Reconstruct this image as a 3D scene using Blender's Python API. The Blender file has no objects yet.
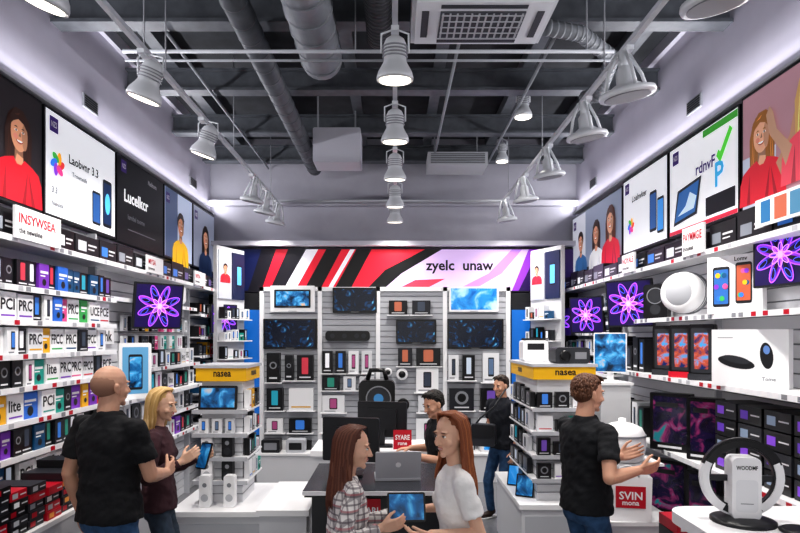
import bpy, math, random
from mathutils import Vector, Matrix, noise
V = Vector
sc = bpy.context.scene
COL = sc.collection
try:
    sc.view_settings.view_transform = 'Standard'
    sc.view_settings.look = 'None'
except Exception:
    pass
for lk in ('Medium High Contrast', 'Standard - Medium High Contrast'):
    try:
        sc.view_settings.look = lk
        break
    except Exception:
        pass

# ------------------------------------------------------------------ materials
_M = {}
def lin(c):
    def f(x):
        x /= 255.0
        return x/12.92 if x <= .04045 else ((x+.055)/1.055)**2.4
    return tuple(f(x) for x in c)
def hexc(h):
    return lin((int(h[0:2], 16), int(h[2:4], 16), int(h[4:6], 16)))
def mat(h, rough=.5, metal=0., emit=0., bump=0., bscale=60.):
    key = (h, rough, metal, emit, bump, bscale)
    if key in _M: return _M[key]
    m = bpy.data.materials.new('m_%s_%d' % (h, len(_M)))
    m.use_nodes = True
    nt = m.node_tree; b = nt.nodes['Principled BSDF']
    c = hexc(h)
    b.inputs['Base Color'].default_value = (*c, 1)
    b.inputs['Roughness'].default_value = rough
    b.inputs['Metallic'].default_value = metal
    if emit:
        b.inputs['Emission Color'].default_value = (*c, 1)
        b.inputs['Emission Strength'].default_value = emit
    if bump:
        tc = nt.nodes.new('ShaderNodeTexCoord')
        n = nt.nodes.new('ShaderNodeTexNoise'); n.inputs['Scale'].default_value = bscale
        n.inputs['Detail'].default_value = 4
        bp = nt.nodes.new('ShaderNodeBump'); bp.inputs['Strength'].default_value = bump
        bp.inputs['Distance'].default_value = .02
        nt.links.new(tc.outputs['Object'], n.inputs['Vector'])
        nt.links.new(n.outputs['Fac'], bp.inputs['Height'])
        nt.links.new(bp.outputs['Normal'], b.inputs['Normal'])
    _M[key] = m
    return m
def lit(h, e=.45): return mat(h, .35, 0, e)
def shade(h, f):
    return ''.join('%02x' % max(0, min(255, int(int(h[i:i+2], 16)*f))) for i in (0, 2, 4))

def ramp_mat(name, scale, stops, emit=0, rough=.4, kind='noise', dist=0., detail=4., bump=0):
    m = bpy.data.materials.new(name); m.use_nodes = True
    nt = m.node_tree; b = nt.nodes['Principled BSDF']
    tc = nt.nodes.new('ShaderNodeTexCoord')
    if kind == 'noise':
        n = nt.nodes.new('ShaderNodeTexNoise'); n.inputs['Scale'].default_value = scale
        n.inputs['Detail'].default_value = detail; n.inputs['Distortion'].default_value = dist
        out = n.outputs['Fac']
    else:
        n = nt.nodes.new('ShaderNodeTexWave'); n.inputs['Scale'].default_value = scale
        n.inputs['Distortion'].default_value = dist; n.inputs['Detail'].default_value = detail
        out = n.outputs['Fac']
    nt.links.new(tc.outputs['Object'], n.inputs['Vector'])
    r = nt.nodes.new('ShaderNodeValToRGB')
    el = r.color_ramp.elements
    while len(el) < len(stops): el.new(.5)
    for e, (p, h) in zip(el, stops):
        e.position = p; e.color = (*hexc(h), 1)
    nt.links.new(out, r.inputs['Fac'])
    nt.links.new(r.outputs['Color'], b.inputs['Base Color'])
    b.inputs['Roughness'].default_value = rough
    if emit:
        nt.links.new(r.outputs['Color'], b.inputs['Emission Color'])
        b.inputs['Emission Strength'].default_value = emit
    if bump:
        bp = nt.nodes.new('ShaderNodeBump'); bp.inputs['Strength'].default_value = bump
        nt.links.new(out, bp.inputs['Height']); nt.links.new(bp.outputs['Normal'], b.inputs['Normal'])
    return m
M_NEB = ramp_mat('screen_nebula', 5.5, [(.0, '02040a'), (.54, '061022'), (.64, '123a60'), (.74, '5aa6cc')], .5, .25, dist=2.0, detail=2)
M_SKY = ramp_mat('screen_sky', 5, [(.3, '0f5aa8'), (.5, '2a8ad0'), (.66, 'aed8f0')], .5, .25, dist=.6)
M_LAND = ramp_mat('screen_landscape', 9, [(.35, '0b2238'), (.5, '1a5f96'), (.6, '4aa0d0'), (.72, 'e0b07a')], .45, .25, dist=.5)
M_RGB = ramp_mat('screen_rgb', 7, [(.3, '0c0c18'), (.5, '1c1434'), (.6, '7c2a5a'), (.7, '20707a')], .3, .2, dist=.8)
M_ORG = ramp_mat('screen_orange', 12, [(.35, '1e2a5a'), (.5, 'b05030'), (.62, '3a90c8')], .4, .2, dist=.6)
M_FLOOR = ramp_mat('floor_polished_concrete', 30, [(.3, '6e6f74'), (.7, '7f8085')], 0, .28, detail=8)
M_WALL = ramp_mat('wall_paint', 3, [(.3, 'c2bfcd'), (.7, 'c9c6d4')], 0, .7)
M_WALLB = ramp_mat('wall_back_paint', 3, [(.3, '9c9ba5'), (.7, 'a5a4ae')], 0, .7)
M_CEIL = ramp_mat('ceiling_deck', 5, [(.3, '2c2e32'), (.7, '3a3d42')], 0, .8)
M_BEAM = ramp_mat('ceiling_steel', 8, [(.3, '484b51'), (.7, '5a5e64')], 0, .5)
M_DUCT = ramp_mat('duct_metal', 6, [(.3, '6e7278'), (.7, '85898f')], 0, .4)
M_JEAN = ramp_mat('denim', 18, [(.3, '23405f'), (.7, '3d6088')], 0, .9, detail=8, bump=.15)
M_JEAN2 = ramp_mat('denim_dark', 18, [(.3, '2a3440'), (.7, '3c4a5a')], 0, .9, detail=8, bump=.15)
WHITE = mat('f2f2f4', .4); WH2 = mat('d6d7db', .5); WH3 = mat('b9bbc1', .5)
BLACK = mat('0c0c0f', .3); DK = mat('1c1d21', .4); DK2 = mat('2c2e34', .5)
GREY = mat('8a8c92', .5); RED = mat('c0102a', .4); LAMPW = mat('cfd2d6', .35, .1)

def plaid():
    m = bpy.data.materials.new('plaid_cloth'); m.use_nodes = True
    nt = m.node_tree; b = nt.nodes['Principled BSDF']; b.inputs['Roughness'].default_value = .9
    tc = nt.nodes.new('ShaderNodeTexCoord'); sp = nt.nodes.new('ShaderNodeSeparateXYZ')
    nt.links.new(tc.outputs['Object'], sp.inputs[0])
    def stripe(sock, freq, thr):
        a = nt.nodes.new('ShaderNodeMath'); a.operation = 'MULTIPLY'; a.inputs[1].default_value = freq
        nt.links.new(sock, a.inputs[0])
        s = nt.nodes.new('ShaderNodeMath'); s.operation = 'SINE'; nt.links.new(a.outputs[0], s.inputs[0])
        g = nt.nodes.new('ShaderNodeMath'); g.operation = 'GREATER_THAN'; g.inputs[1].default_value = thr
        nt.links.new(s.outputs[0], g.inputs[0]); return g.outputs[0]
    prev = None
    col = (*hexc('e4e0de'), 1)
    for sock, fr, th, h, f in ((sp.outputs[2], 170, .72, '5a4f58', .7), (sp.outputs[0], 170, .72, '5a4f58', .55),
                               (sp.outputs[1], 170, .72, '5a4f58', .6), (sp.outputs[2], 85, .92, 'a04a55', .7)):
        mx = nt.nodes.new('ShaderNodeMixRGB'); mm = nt.nodes.new('ShaderNodeMath'); mm.operation = 'MULTIPLY'
        mm.inputs[1].default_value = f
        nt.links.new(stripe(sock, fr, th), mm.inputs[0]); nt.links.new(mm.outputs[0], mx.inputs[0])
        if prev is None: mx.inputs[1].default_value = col
        else: nt.links.new(prev, mx.inputs[1])
        mx.inputs[2].default_value = (*hexc(h), 1); prev = mx.outputs[0]
    nt.links.new(prev, b.inputs['Base Color'])
    return m
M_PLAID = plaid()

# ------------------------------------------------------------------ mesh builder
_T = {}
def tmesh(s):
    if s in _T: return _T[s]
    cu = bpy.data.curves.new('t', 'FONT'); cu.body = s; cu.size = 1; cu.resolution_u = 2; cu.offset = .022
    ob = bpy.data.objects.new('t', cu); COL.objects.link(ob)
    dg = bpy.context.evaluated_depsgraph_get(); dg.update()
    ev = ob.evaluated_get(dg); me = ev.to_mesh()
    vs = [(v.co.x, v.co.y) for v in me.vertices]; fs = [tuple(p.vertices) for p in me.polygons]
    ev.to_mesh_clear(); bpy.data.objects.remove(ob); bpy.data.curves.remove(cu)
    x0 = min(v[0] for v in vs); x1 = max(v[0] for v in vs); y1 = max(v[1] for v in vs)
    _T[s] = ([(v[0]-x0, v[1]) for v in vs], fs, x1-x0, y1)
    return _T[s]

def FR(o, u, v):
    u = V(u).normalized(); v = V(v).normalized()
    return (V(o), u, v, u.cross(v).normalized())
def face_frame(o, yaw, tilt=0):
    U = V((math.cos(yaw), math.sin(yaw), 0)); N = V((math.sin(yaw), -math.cos(yaw), 0))
    Vv = V((0, 0, 1))*math.cos(tilt) - N*math.sin(tilt)
    return FR(o, U, Vv)

def chain(pts, rad, seg=12):
    vs = []; fs = []; n = len(pts); ref = None
    for i, p in enumerate(pts):
        t = (pts[min(i+1, n-1)]-pts[max(i-1, 0)]).normalized()
        if ref is None: ref = t.orthogonal().normalized()
        u = (ref-t*ref.dot(t)).normalized(); ref = u; w = t.cross(u)
        r = rad[i]; ru, rw = (r if isinstance(r, tuple) else (r, r))
        for j in range(seg):
            a = 2*math.pi*j/seg; vs.append(p+u*math.cos(a)*ru+w*math.sin(a)*rw)
    for i in range(n-1):
        for j in range(seg):
            fs.append((i*seg+j, i*seg+(j+1) % seg, (i+1)*seg+(j+1) % seg, (i+1)*seg+j))
    fs.append(tuple(range(seg-1, -1, -1))); fs.append(tuple((n-1)*seg+j for j in range(seg)))
    return vs, fs

class MB:
    def __init__(s): s.v = []; s.f = []; s.m = []; s.s = []; s.mats = []; s.ix = {}
    def mi(s, m):
        if m.name not in s.ix: s.ix[m.name] = len(s.mats); s.mats.append(m)
        return s.ix[m.name]
    def add(s, vs, fs, m, smooth=False):
        b = len(s.v); s.v.extend([tuple(p) for p in vs]); i = s.mi(m)
        for f in fs: s.f.append(tuple(b+k for k in f)); s.m.append(i); s.s.append(smooth)
    def P(s, F, u, v, n): return F[0]+F[1]*u+F[2]*v+F[3]*n
    def box(s, F, u0, u1, v0, v1, n0, n1, m):
        p = [s.P(F, u, v, n) for n in (n0, n1) for v in (v0, v1) for u in (u0, u1)]
        s.add(p, [(0, 2, 3, 1), (4, 5, 7, 6), (0, 1, 5, 4), (2, 6, 7, 3), (0, 4, 6, 2), (1, 3, 7, 5)], m)
    def quad(s, F, u0, u1, v0, v1, n, m):
        s.add([s.P(F, u0, v0, n), s.P(F, u1, v0, n), s.P(F, u1, v1, n), s.P(F, u0, v1, n)], [(0, 1, 2, 3)], m)
    def pol(s, F, pts, n, m):
        s.add([s.P(F, a, b, n) for a, b in pts], [tuple(range(len(pts)))], m)
    def prism(s, F, pts, n0, n1, m, smooth=False):
        k = len(pts)
        vs = [s.P(F, a, b, n0) for a, b in pts]+[s.P(F, a, b, n1) for a, b in pts]
        s.add(vs, [tuple(range(k-1, -1, -1)), tuple(range(k, 2*k))], m)
        s.add(vs, [(i, (i+1) % k, k+(i+1) % k, k+i) for i in range(k)], m, smooth)
    def rr(s, u0, u1, v0, v1, r, q=4):
        o = []
        for cx, cy, a in ((u1-r, v0+r, -90), (u1-r, v1-r, 0), (u0+r, v1-r, 90), (u0+r, v0+r, 180)):
            for i in range(q+1):
                t = math.radians(a+90*i/q); o.append((cx+r*math.cos(t), cy+r*math.sin(t)))
        return o
    def rbox(s, F, u0, u1, v0, v1, n0, n1, r, m): s.prism(F, s.rr(u0, u1, v0, v1, r), n0, n1, m)
    def rquad(s, F, u0, u1, v0, v1, n, r, m): s.pol(F, s.rr(u0, u1, v0, v1, r), n, m)
    def ellp(s, cu, cv, ru, rv, a=0, seg=20, t0=0, t1=360):
        o = []; full = (t1-t0 >= 360)
        for i in range(seg if full else seg+1):
            t = math.radians(t0+(t1-t0)*i/seg); x = ru*math.cos(t); y = rv*math.sin(t)
            o.append((cu+x*math.cos(a)-y*math.sin(a), cv+x*math.sin(a)+y*math.cos(a)))
        return o
    def ell(s, F, cu, cv, ru, rv, n, m, a=0, seg=20, t0=0, t1=360): s.pol(F, s.ellp(cu, cv, ru, rv, a, seg, t0, t1), n, m)
    def ering(s, F, cu, cv, ru, rv, w, n, m, a=0, seg=20):
        o = s.ellp(cu, cv, ru, rv, a, seg); i_ = s.ellp(cu, cv, ru-w, rv-w, a, seg)
        s.add([s.P(F, x, y, n) for x, y in o+i_], [(i, (i+1) % seg, seg+(i+1) % seg, seg+i) for i in range(seg)], m)
    def ring(s, F, cu, cv, r0, r1, n0, n1, m, t0=0, t1=360, seg=32):
        for i in range(seg):
            a = math.radians(t0+(t1-t0)*i/seg); b = math.radians(t0+(t1-t0)*(i+1)/seg)
            p = [s.P(F, cu+r*math.cos(t), cv+r*math.sin(t), n) for n in (n0, n1) for t in (a, b) for r in (r0, r1)]
            s.add(p, [(0, 2, 3, 1), (4, 5, 7, 6), (0, 1, 5, 4), (2, 6, 7, 3), (0, 4, 6, 2), (1, 3, 7, 5)], m)
    def text(s, F, t, u, v, h, n, m, maxw=None, center=False):
        vs, fs, w, hh = tmesh(t); k = h/hh; kx = k
        if maxw and w*k > maxw: kx = maxw/w
        if center: u -= w*kx/2
        s.add([s.P(F, u+a*kx, v+b*k, n) for a, b in vs], fs, m)
    def tube(s, pts, rad, m, seg=8):
        pts = [V(p) for p in pts]
        if not isinstance(rad, (list, tuple)): rad = [rad]*len(pts)
        vs, fs = chain(pts, rad, seg); s.add(vs, fs, m, True)
    def lathe(s, O, ax, prof, m, seg=24):
        ax = V(ax).normalized(); u = ax.orthogonal().normalized(); w = ax.cross(u); O = V(O)
        vs = []; k = len(prof)
        for r, z in prof:
            for i in range(seg):
                t = 2*math.pi*i/seg; vs.append(O+ax*z+(u*math.cos(t)+w*math.sin(t))*r)
        fs = [(a*seg+i, a*seg+(i+1) % seg, (a+1)*seg+(i+1) % seg, (a+1)*seg+i) for a in range(k-1) for i in range(seg)]
        s.add(vs, fs, m, True)
        s.add([vs[i] for i in range(seg)], [tuple(range(seg))], m)
        s.add([vs[(k-1)*seg+i] for i in range(seg)], [tuple(range(seg))], m)
    def done(s, name, parent=None, local=False):
        me = bpy.data.meshes.new(name)
        if local: o = V((0, 0, 0))
        else:
            xs = [p[0] for p in s.v]; ys = [p[1] for p in s.v]; zs = [p[2] for p in s.v]
            o = V(((min(xs)+max(xs))/2, (min(ys)+max(ys))/2, min(zs)))
        me.from_pydata([(p[0]-o.x, p[1]-o.y, p[2]-o.z) for p in s.v], [], s.f)
        for m in s.mats: me.materials.append(m)
        me.polygons.foreach_set('material_index', s.m); me.polygons.foreach_set('use_smooth', s.s)
        me.update()
        ob = bpy.data.objects.new(name, me); COL.objects.link(ob); ob.location = o
        if parent: ob.parent = parent
        return ob

X_, Y_, Z_ = V((1, 0, 0)), V((0, 1, 0)), V((0, 0, 1))
R = math.radians
XL, XR, YB, ZC = -2.8, 2.75, 9.1, 5.05
FL = FR((XL, 0, 0), Y_, Z_)      # left wall : u = Y
FRr = FR((XR, 0, 0), -Y_, Z_)    # right wall: u = -Y
FB = FR((0, YB, 0), X_, Z_)      # back wall : u = X
FW = FR((0, 0, 0), X_, Y_)       # horizontal: u=X v=Y n=Z

# ------------------------------------------------------------------ room shell
def simple(name, args, m):
    b = MB(); b.box(FW, *args, m); return b.done(name)
simple('floor', (XL-.2, XR+.2, -2, YB+.2, -.1, 0), M_FLOOR)
simple('wall_left', (XL-.2, XL, -2, YB+.2, 0, ZC), M_WALL)
simple('wall_right', (XR, XR+.2, -2, YB+.2, 0, ZC), M_WALL)
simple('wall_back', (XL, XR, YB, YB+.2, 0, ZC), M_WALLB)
simple('ceiling', (XL-.2, XR+.2, -2, YB+.2, ZC, ZC+.1), M_CEIL)
b = MB(); b.box(FW, XL, XR, YB-.12, YB, 4.02, 4.1, mat('b9b8c2', .6)); b.box(FW, XL, XR, YB-.25, YB, 3.40, 3.47, mat('c9c8d2', .6))
b.done('trim_1')
b = MB(); b.box(FW, XL, XL+.05, -2, YB, 4.93, ZC, mat('cfcdd8', .6)); b.done('trim_2')
b = MB(); b.box(FW, XR-.05, XR, -2, YB, 4.93, ZC, mat('cfcdd8', .6)); b.done('trim_3')

b = MB()
for x in [-2.3+.92*i for i in range(6)]:
    b.box(FW, x-.02, x+.02, -1.9, YB, 4.86, ZC, M_BEAM)
    b.box(FW, x-.06, x+.06, -1.9, YB, 4.84, 4.86, M_BEAM)
for y in (1.8, 3.4, 4.95, 6.3, 7.6, 8.8):
    b.box(FW, XL, XR, y-.02, y+.02, 4.64, 4.84, M_BEAM)
    b.box(FW, XL, XR, y-.08, y+.08, 4.61, 4.64, M_BEAM); b.box(FW, XL, XR, y-.08, y+.08, 4.82, 4.84, M_BEAM)
b.done('ceiling_joists')

def duct(name, pts, r, m=M_DUCT, step=.25):
    b = MB(); b.tube(pts, r, m, 20)
    pts = [V(p) for p in pts]
    for a, c in zip(pts[:-1], pts[1:]):
        L = (c-a).length; d = (c-a)/L; k = int(L/step)
        for i in range(k+1):
            q = a+d*min(i*step, L-.02); b.tube([q, q+d*.02], r*1.05, m, 20)
    return b.done(name)
duct('air_duct', [(-.62, 2.5, 4.4), (-.62, 5.1, 4.4)], .17)
duct('air_duct', [(-1.15, 3.5, 4.46), (-1.15, 8.6, 4.46)], .1, M_BEAM)
duct('flexible_duct', [(-.12, 3.2, 4.45), (-.12, 4.8, 4.45)], .1, mat('3f4145', .5), .05)
duct('flexible_duct', [(1.2, 4.75, 4.5), (1.5, 4.85, 4.5), (1.85, 5.1, 4.42), (1.9, 5.6, 4.3), (1.9, 6.0, 4.45)], .06, mat('777b80', .5), .06)
b = MB(); b.tube([(-2.05, 4.52, 4.2), (1.65, 4.52, 4.2)], .014, mat('b9bdc3', .4)); b.tube([(-2.05, 4.56, 4.15), (1.65, 4.56, 4.15)], .010, mat('999da3', .4))
for x in (-1.9, -.3, 1.45): b.tube([(x, 4.54, 4.2), (x, 4.54, 5.04)], .006, GREY, 6)
b.done('electrical_conduit')
b = MB()
for x in (-1.9, .55, 1.35): b.tube([(x, 5, 4.58), (x, 9, 4.58)], .016, mat('80848a', .4))
b.done('electrical_conduit')
b = MB(); F = FR((.12, 4.06, 4.35), X_, Y_); F = (F[0], F[1], F[2], -F[3])
w, d = 1.0, .64
b.box(F, 0, w, 0, d, -.18, 0, mat('c6c8cc', .5)); b.box(F, .03, w-.03, .03, d-.03, 0, .02, mat('d0d2d6', .5))
b.box(F, .2, w-.2, .14, d-.14, .02, .03, mat('46494f', .5))
for i in range(12):
    x = .22+i*(w-.44)/11.; b.box(F, x-.006, x+.006, .15, d-.15, .03, .04, mat('a9abb0', .5))
for i in range(5):
    y = .16+i*(d-.32)/4.; b.box(F, .21, w-.21, y-.005, y+.005, .04, .045, mat('a9abb0', .5))
b.box(F, .2, w-.2, .06, .1, .02, .025, DK2); b.box(F, .2, w-.2, d-.1, d-.06, .02, .025, DK2)
b.box(F, .07, .12, .14, d-.14, .02, .025, DK2); b.box(F, w-.12, w-.07, .14, d-.14, .02, .025, DK2)
b.done('air_conditioner_cassette')
b = MB(); F = FR((.45, 8.2, 4.4), X_, Z_)
b.box(F, 0, .82, 0, .18, -.5, 0, mat('a9abb0', .5))
for i in range(6): b.box(F, .04, .78, .025+i*.024, .035+i*.024, 0, .01, mat('54575c', .5))
b.box(F, .1, .12, .18, .64, -.3, -.28, GREY); b.box(F, .7, .72, .18, .64, -.3, -.28, GREY)
b.done('ceiling_vent')
b = MB(); b.rbox(FR((-1.0, 7.3, 4.18), X_, Z_), 0, .58, 0, .42, -.4, 0, .02, mat('b4b4be', .6))
b.box(FW, -.96, -.94, 7.4, 7.42, 4.6, ZC, GREY); b.box(FW, -.5, -.48, 7.4, 7.42, 4.6, ZC, GREY); b.done('hanging_bulkhead_box')
for F, ys in ((FL, (5.5, 8.3)), (FRr, (-5.5, -8.3))):
    for u in ys:
        b = MB(); b.box(F, u-.13, u+.13, 4.12, 4.24, 0, .015, GREY)
        for i in range(5): b.box(F, u-.11, u+.11, 4.132+i*.021, 4.143+i*.021, .015, .02, BLACK)
        b.done('vent_grille')

# ------------------------------------------------------------------ track lighting
TX = (-1.72, 0.0, 1.57); TZ = 4.0
for x in TX:
    b = MB(); b.box(FW, x-.018, x+.018, 2.0, 8.88, TZ, TZ+.035, mat('b9bcc2', .4))
    for y in (2.6, 4.5, 6.4, 8.3): b.tube([(x, y, TZ+.03), (x, y, ZC)], .006, GREY, 6)
    b.done('lighting_track')
b = MB(); b.box(FW, TX[0], TX[2], 8.82, 8.86, TZ+.037, TZ+.067, mat('b9bcc2', .4)); b.done('lighting_track')
M_GLOW = mat('fff6e6', .5, 0, 2.2)
def can_lamp(x, y, z, tilt=(0, 0), r=.115, drop=None, energy=60):
    b = MB(); ax = V((tilt[0], tilt[1], 1)).normalized(); top = drop if drop else TZ
    O = V((x, y, z))
    b.lathe(O, ax, [(r*.96, .01), (r, 0), (r*1.02, .02), (r*.95, .05), (r*.7, .10), (r*.62, .12), (r*.62, .22), (r*.5, .25), (r*.25, .27), (.0, .275)], LAMPW)
    for k in range(4): b.lathe(O, ax, [(r*.7, .14+k*.02), (r*.7, .147+k*.02)], GREY)
    b.lathe(O, ax, [(r*.86, -.002), (r*.86, .004)], M_GLOW)
    j = O+ax*.17
    b.tube([j+V((r*.75, 0, 0)), j+V((r*.75, 0, .12)), V((x, y, j.z+.16)), j+V((-r*.75, 0, .12)), j+V((-r*.75, 0, 0))], .007, LAMPW, 6)
    b.tube([(x, y, j.z+.15), (x, y, top)], .012, LAMPW, 8)
    b.box(FW, x-.025, x+.025, y-.05, y+.05, top-.03, top, LAMPW)
    ob = b.done('track_spotlight'); spot(ob, O-ax*.02, -ax, energy)
def ring_lamp(x, y, z, tilt=(0, 0), r=.18, energy=60):
    b = MB(); ax = V((tilt[0], tilt[1], 1)).normalized(); O = V((x, y, z))
    b.lathe(O, ax, [(r*.6, .0), (r, .0), (r*1.03, .015), (r, .035), (r*.62, .06), (r*.35, .09), (r*.33, .17), (r*.2, .2)], LAMPW, 28)
    b.lathe(O, ax, [(r*.5, -.004), (r*.5, .003)], M_GLOW)
    b.lathe(O, ax, [(r*.82, -.006), (r*.84, -.006), (r*.84, .0)], GREY)
    u = V((0, 1, 0))
    for sgn in (-1, 1):
        b.tube([O+ax*.03+u*sgn*r*.8, O+ax*.15+u*sgn*r*.62, O+ax*.28+u*sgn*.04], .012, LAMPW, 6)
        b.tube([O+ax*.03+X_*sgn*r*.8, O+ax*.15+X_*sgn*r*.62, O+ax*.28+X_*sgn*.04], .012, LAMPW, 6)
    b.lathe(O+ax*.2, ax, [(.03, 0), (.035, .08), (.02, .1)], LAMPW, 14)
    b.tube([O+ax*.28, (x, y, TZ)], .012, LAMPW, 8)
    b.box(FW, x-.025, x+.025, y-.05, y+.05, TZ-.03, TZ, LAMPW)
    ob = b.done('track_spotlight'); spot(ob, O-ax*.03, -ax, energy)
def spot(ob, p, d, e):
    l = bpy.data.lights.new('bulb', 'SPOT'); l.energy = e; l.spot_size = R(140); l.spot_blend = .9
    l.shadow_soft_size = .1; l.color = (1, .96, .91)
    o = bpy.data.objects.new('bulb', l); COL.objects.link(o); o.parent = ob
    o.location = V(p)-ob.location; o.rotation_euler = V(d).to_track_quat('-Z', 'Y').to_euler()
LZ = 3.67
E = 105
for y in (2.93, 4.1, 5.36): can_lamp(TX[0], y, LZ, (.35, -.1), energy=E)
for y in (7.2, 7.9, 8.6): ring_lamp(TX[0], y, LZ, (.2, -.1), .14, energy=E*.6)
for y in (3.8, 5.0, 6.2, 7.5, 8.5): can_lamp(0, y, LZ, (0, -.12), energy=E*.8)
for y, r in ((2.93, .16), (4.05, .18), (4.9, .16), (6.1, .155), (7.2, .15), (8.4, .14)): ring_lamp(TX[2], y, LZ, (-.15, -.1), r, energy=E)
can_lamp(1.43, 6.7, 4.5, (0, 0), .1, 4.61, 20); can_lamp(1.5, 8.4, 4.5, (0, 0), .09, 4.61, 20)
for sg, xw in ((1, XL), (-1, XR)):  # invented fill strips above the screens, added to brighten upper walls and ceiling
    b = MB(); x0 = xw+sg*.002; x1 = xw+sg*.09
    b.box(FW, min(x0, x1), max(x0, x1), 3.3, 9.0, 3.885, 3.905, WH3); ob = b.done('added_fill_strip')
    l = bpy.data.lights.new('added_fill_lamp', 'AREA'); l.shape = 'RECTANGLE'; l.size = .05; l.size_y = 7.6; l.energy = 72; l.color = (.98, .97, 1)
    o = bpy.data.objects.new('added_fill_lamp', l); COL.objects.link(o); o.parent = ob
    o.location = V((xw+sg*.05, 5.2, 3.93))-ob.location
    d = V((sg*.8, 0, .6)).normalized(); X2 = V((0, 1, 0)).cross(-d).normalized()
    o.rotation_euler = Matrix((X2, V((0, 1, 0)), -d)).transposed().to_euler()

# ------------------------------------------------------------------ products
rng = random.Random(7)
WORDS = ['PRC', 'PRC', 'PRC', 'FPCC', 'PCI', 'UCE', 'PCE', 'lite']
COLS = ['c8102e', '1d9a8c', '2f6fd0', '7a35b5', 'e0a81c', '3aa655', 'd94f8a', '14507a']
def product(b, F, u, v, w, h, n0, n1, st=None, txt=True):
    if st is None: st = rng.choice([0, 0, 0, 1, 1, 2, 3, 4])
    if st in (0, 4): base = mat(rng.choice(['101014', '16171c', '202128', '0d0d10']), .35)
    elif st in (1, 3): base = mat(rng.choice(['f0f0f2', 'e9eaed', 'dddee2']), .4)
    else: base = mat(rng.choice(COLS), .4)
    b.box(F, u, u+w, v, v+h, n0, n1, base)
    e = n1+.0015
    fg = WHITE if st in (0, 2, 4) else DK
    if st == 0:
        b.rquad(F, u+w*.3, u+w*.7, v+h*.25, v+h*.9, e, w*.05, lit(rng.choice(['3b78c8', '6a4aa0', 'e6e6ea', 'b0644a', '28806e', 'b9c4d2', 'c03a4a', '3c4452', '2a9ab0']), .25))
        b.quad(F, u+w*.15, u+w*.85, v+h*.1, v+h*.15, e, WH2)
    elif st == 1:
        b.rquad(F, u+w*.32, u+w*.68, v+h*.2, v+h*.85, e, w*.05, DK)
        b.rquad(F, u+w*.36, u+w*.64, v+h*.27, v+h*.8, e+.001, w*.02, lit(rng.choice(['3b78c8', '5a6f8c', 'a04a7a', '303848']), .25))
        b.quad(F, u+w*.1, u+w*.6, v+h*.07, v+h*.12, e, GREY)
    elif st == 2:
        b.quad(F, u+w*.12, u+w*.88, v+h*.62, v+h*.72, e, WHITE); b.quad(F, u+w*.12, u+w*.6, v+h*.5, v+h*.55, e, WHITE)
        b.ell(F, u+w*.5, v+h*.28, w*.2, w*.2, e, DK, seg=12)
    elif st == 3:
        if txt: b.text(F, rng.choice(WORDS), u+w*.08, v+h*.38, h*.4, e, fg, w*.84)
        b.quad(F, u+w*.1, u+w*.9, v+h*.14, v+h*.2, e, mat(rng.choice(COLS), .4))
    else:
        b.ell(F, u+w*.5, v+h*.58, w*.28, w*.28, e, GREY, seg=14); b.ell(F, u+w*.5, v+h*.58, w*.18, w*.18, e+.001, BLACK, seg=14)
        b.quad(F, u+w*.2, u+w*.8, v+h*.12, v+h*.18, e, WH2)

def slatwall(b, F, u0, u1, v0, v1, n0=0, m=None, pitch=.1):
    m = m or WH2
    b.box(F, u0, u1, v0, v1, n0, n0+.02, GREY)
    k = int((v1-v0)/pitch)
    for i in range(k): b.box(F, u0, u1, v0+i*pitch+.006, v0+(i+1)*pitch-.006, n0+.02, n0+.035, m)
def shelf(b, F, u0, u1, v, n0, n1, m=None, lip=True):
    m = m or WHITE
    b.box(F, u0, u1, v-.018, v, n0, n1, m)
    if lip:
        b.box(F, u0, u1, v-.034, v+.006, n1, n1+.006, mat('eeeff2', .4))
        u = u0+.03
        while u < u1-.1:
            b.quad(F, u, u+.055, v-.029, v+.002, n1+.0075, rng.choice([WHITE, WHITE, WHITE, WH3, GREY, RED])); u += rng.uniform(.08, .15)

# --- left shelving
b = MB(); slatwall(b, FL, 3.0, 9.05, 0.0, 2.98)
for u in (3.0, 5.42, 7.88, 9.03): b.box(FL, u-.015, u+.015, 0, 2.98, 0, .1, WH3)
rows = [2.39, 2.16, 1.93, 1.71, 1.48, 1.25, 1.02]
for r in rows: shelf(b, FL, 3.02, 5.4, r, .03, .29)
shelf(b, FL, 3.02, 9.0, 2.70, .03, .34)
rows2 = [1.72, 1.45, 1.18, .9]
shelf(b, FL, 6.15, 7.86, 1.72, .03, .24)
for r in rows2[1:]: shelf(b, FL, 5.45, 7.86, r, .03, .3 if r == 1.45 else .24)
for r in (2.35, 2.05, 1.8, 1.55, 1.3, 1.05, .8): shelf(b, FL, 7.9, 9.0, r, .03, .24)
shelf(b, FL, 5.45, 7.86, 2.42, .03, .2)
b.done('shelving_unit')
b = MB()
for ri, r in enumerate(rows):
    u = 3.05; H = .19
    while u < 5.24:
        w = rng.uniform(.09, .14); h = H*rng.uniform(.92, 1.)
        st = rng.choice([0, 0, 0, 0, 4, 1, 2]) if ri in (0, 5) else rng.choice([0, 0, 1, 3, 3, 2, 4, 0, 2])
        if ri in (1, 3) and rng.random() < .2: st = 3
        if st == 3: w = .175
        if ri in (4, 6) and rng.random() < .45: st = 2
        product(b, FL, u, r+.001, w, h, .06, .27+rng.uniform(-.02, .01), st); u += w+.007
b.done('boxed_phones')
b = MB()
for r in rows2:
    u = 5.5 if r != 1.72 else 6.2
    while u < 7.65:
        w = rng.uniform(.08, .2); h = .22*rng.uniform(.6, 1.)
        if not (r == 1.45 and u < 6.1): product(b, FL, u, r+.001, w, h, .06, .2)
        u += w+rng.uniform(.01, .04)
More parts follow.
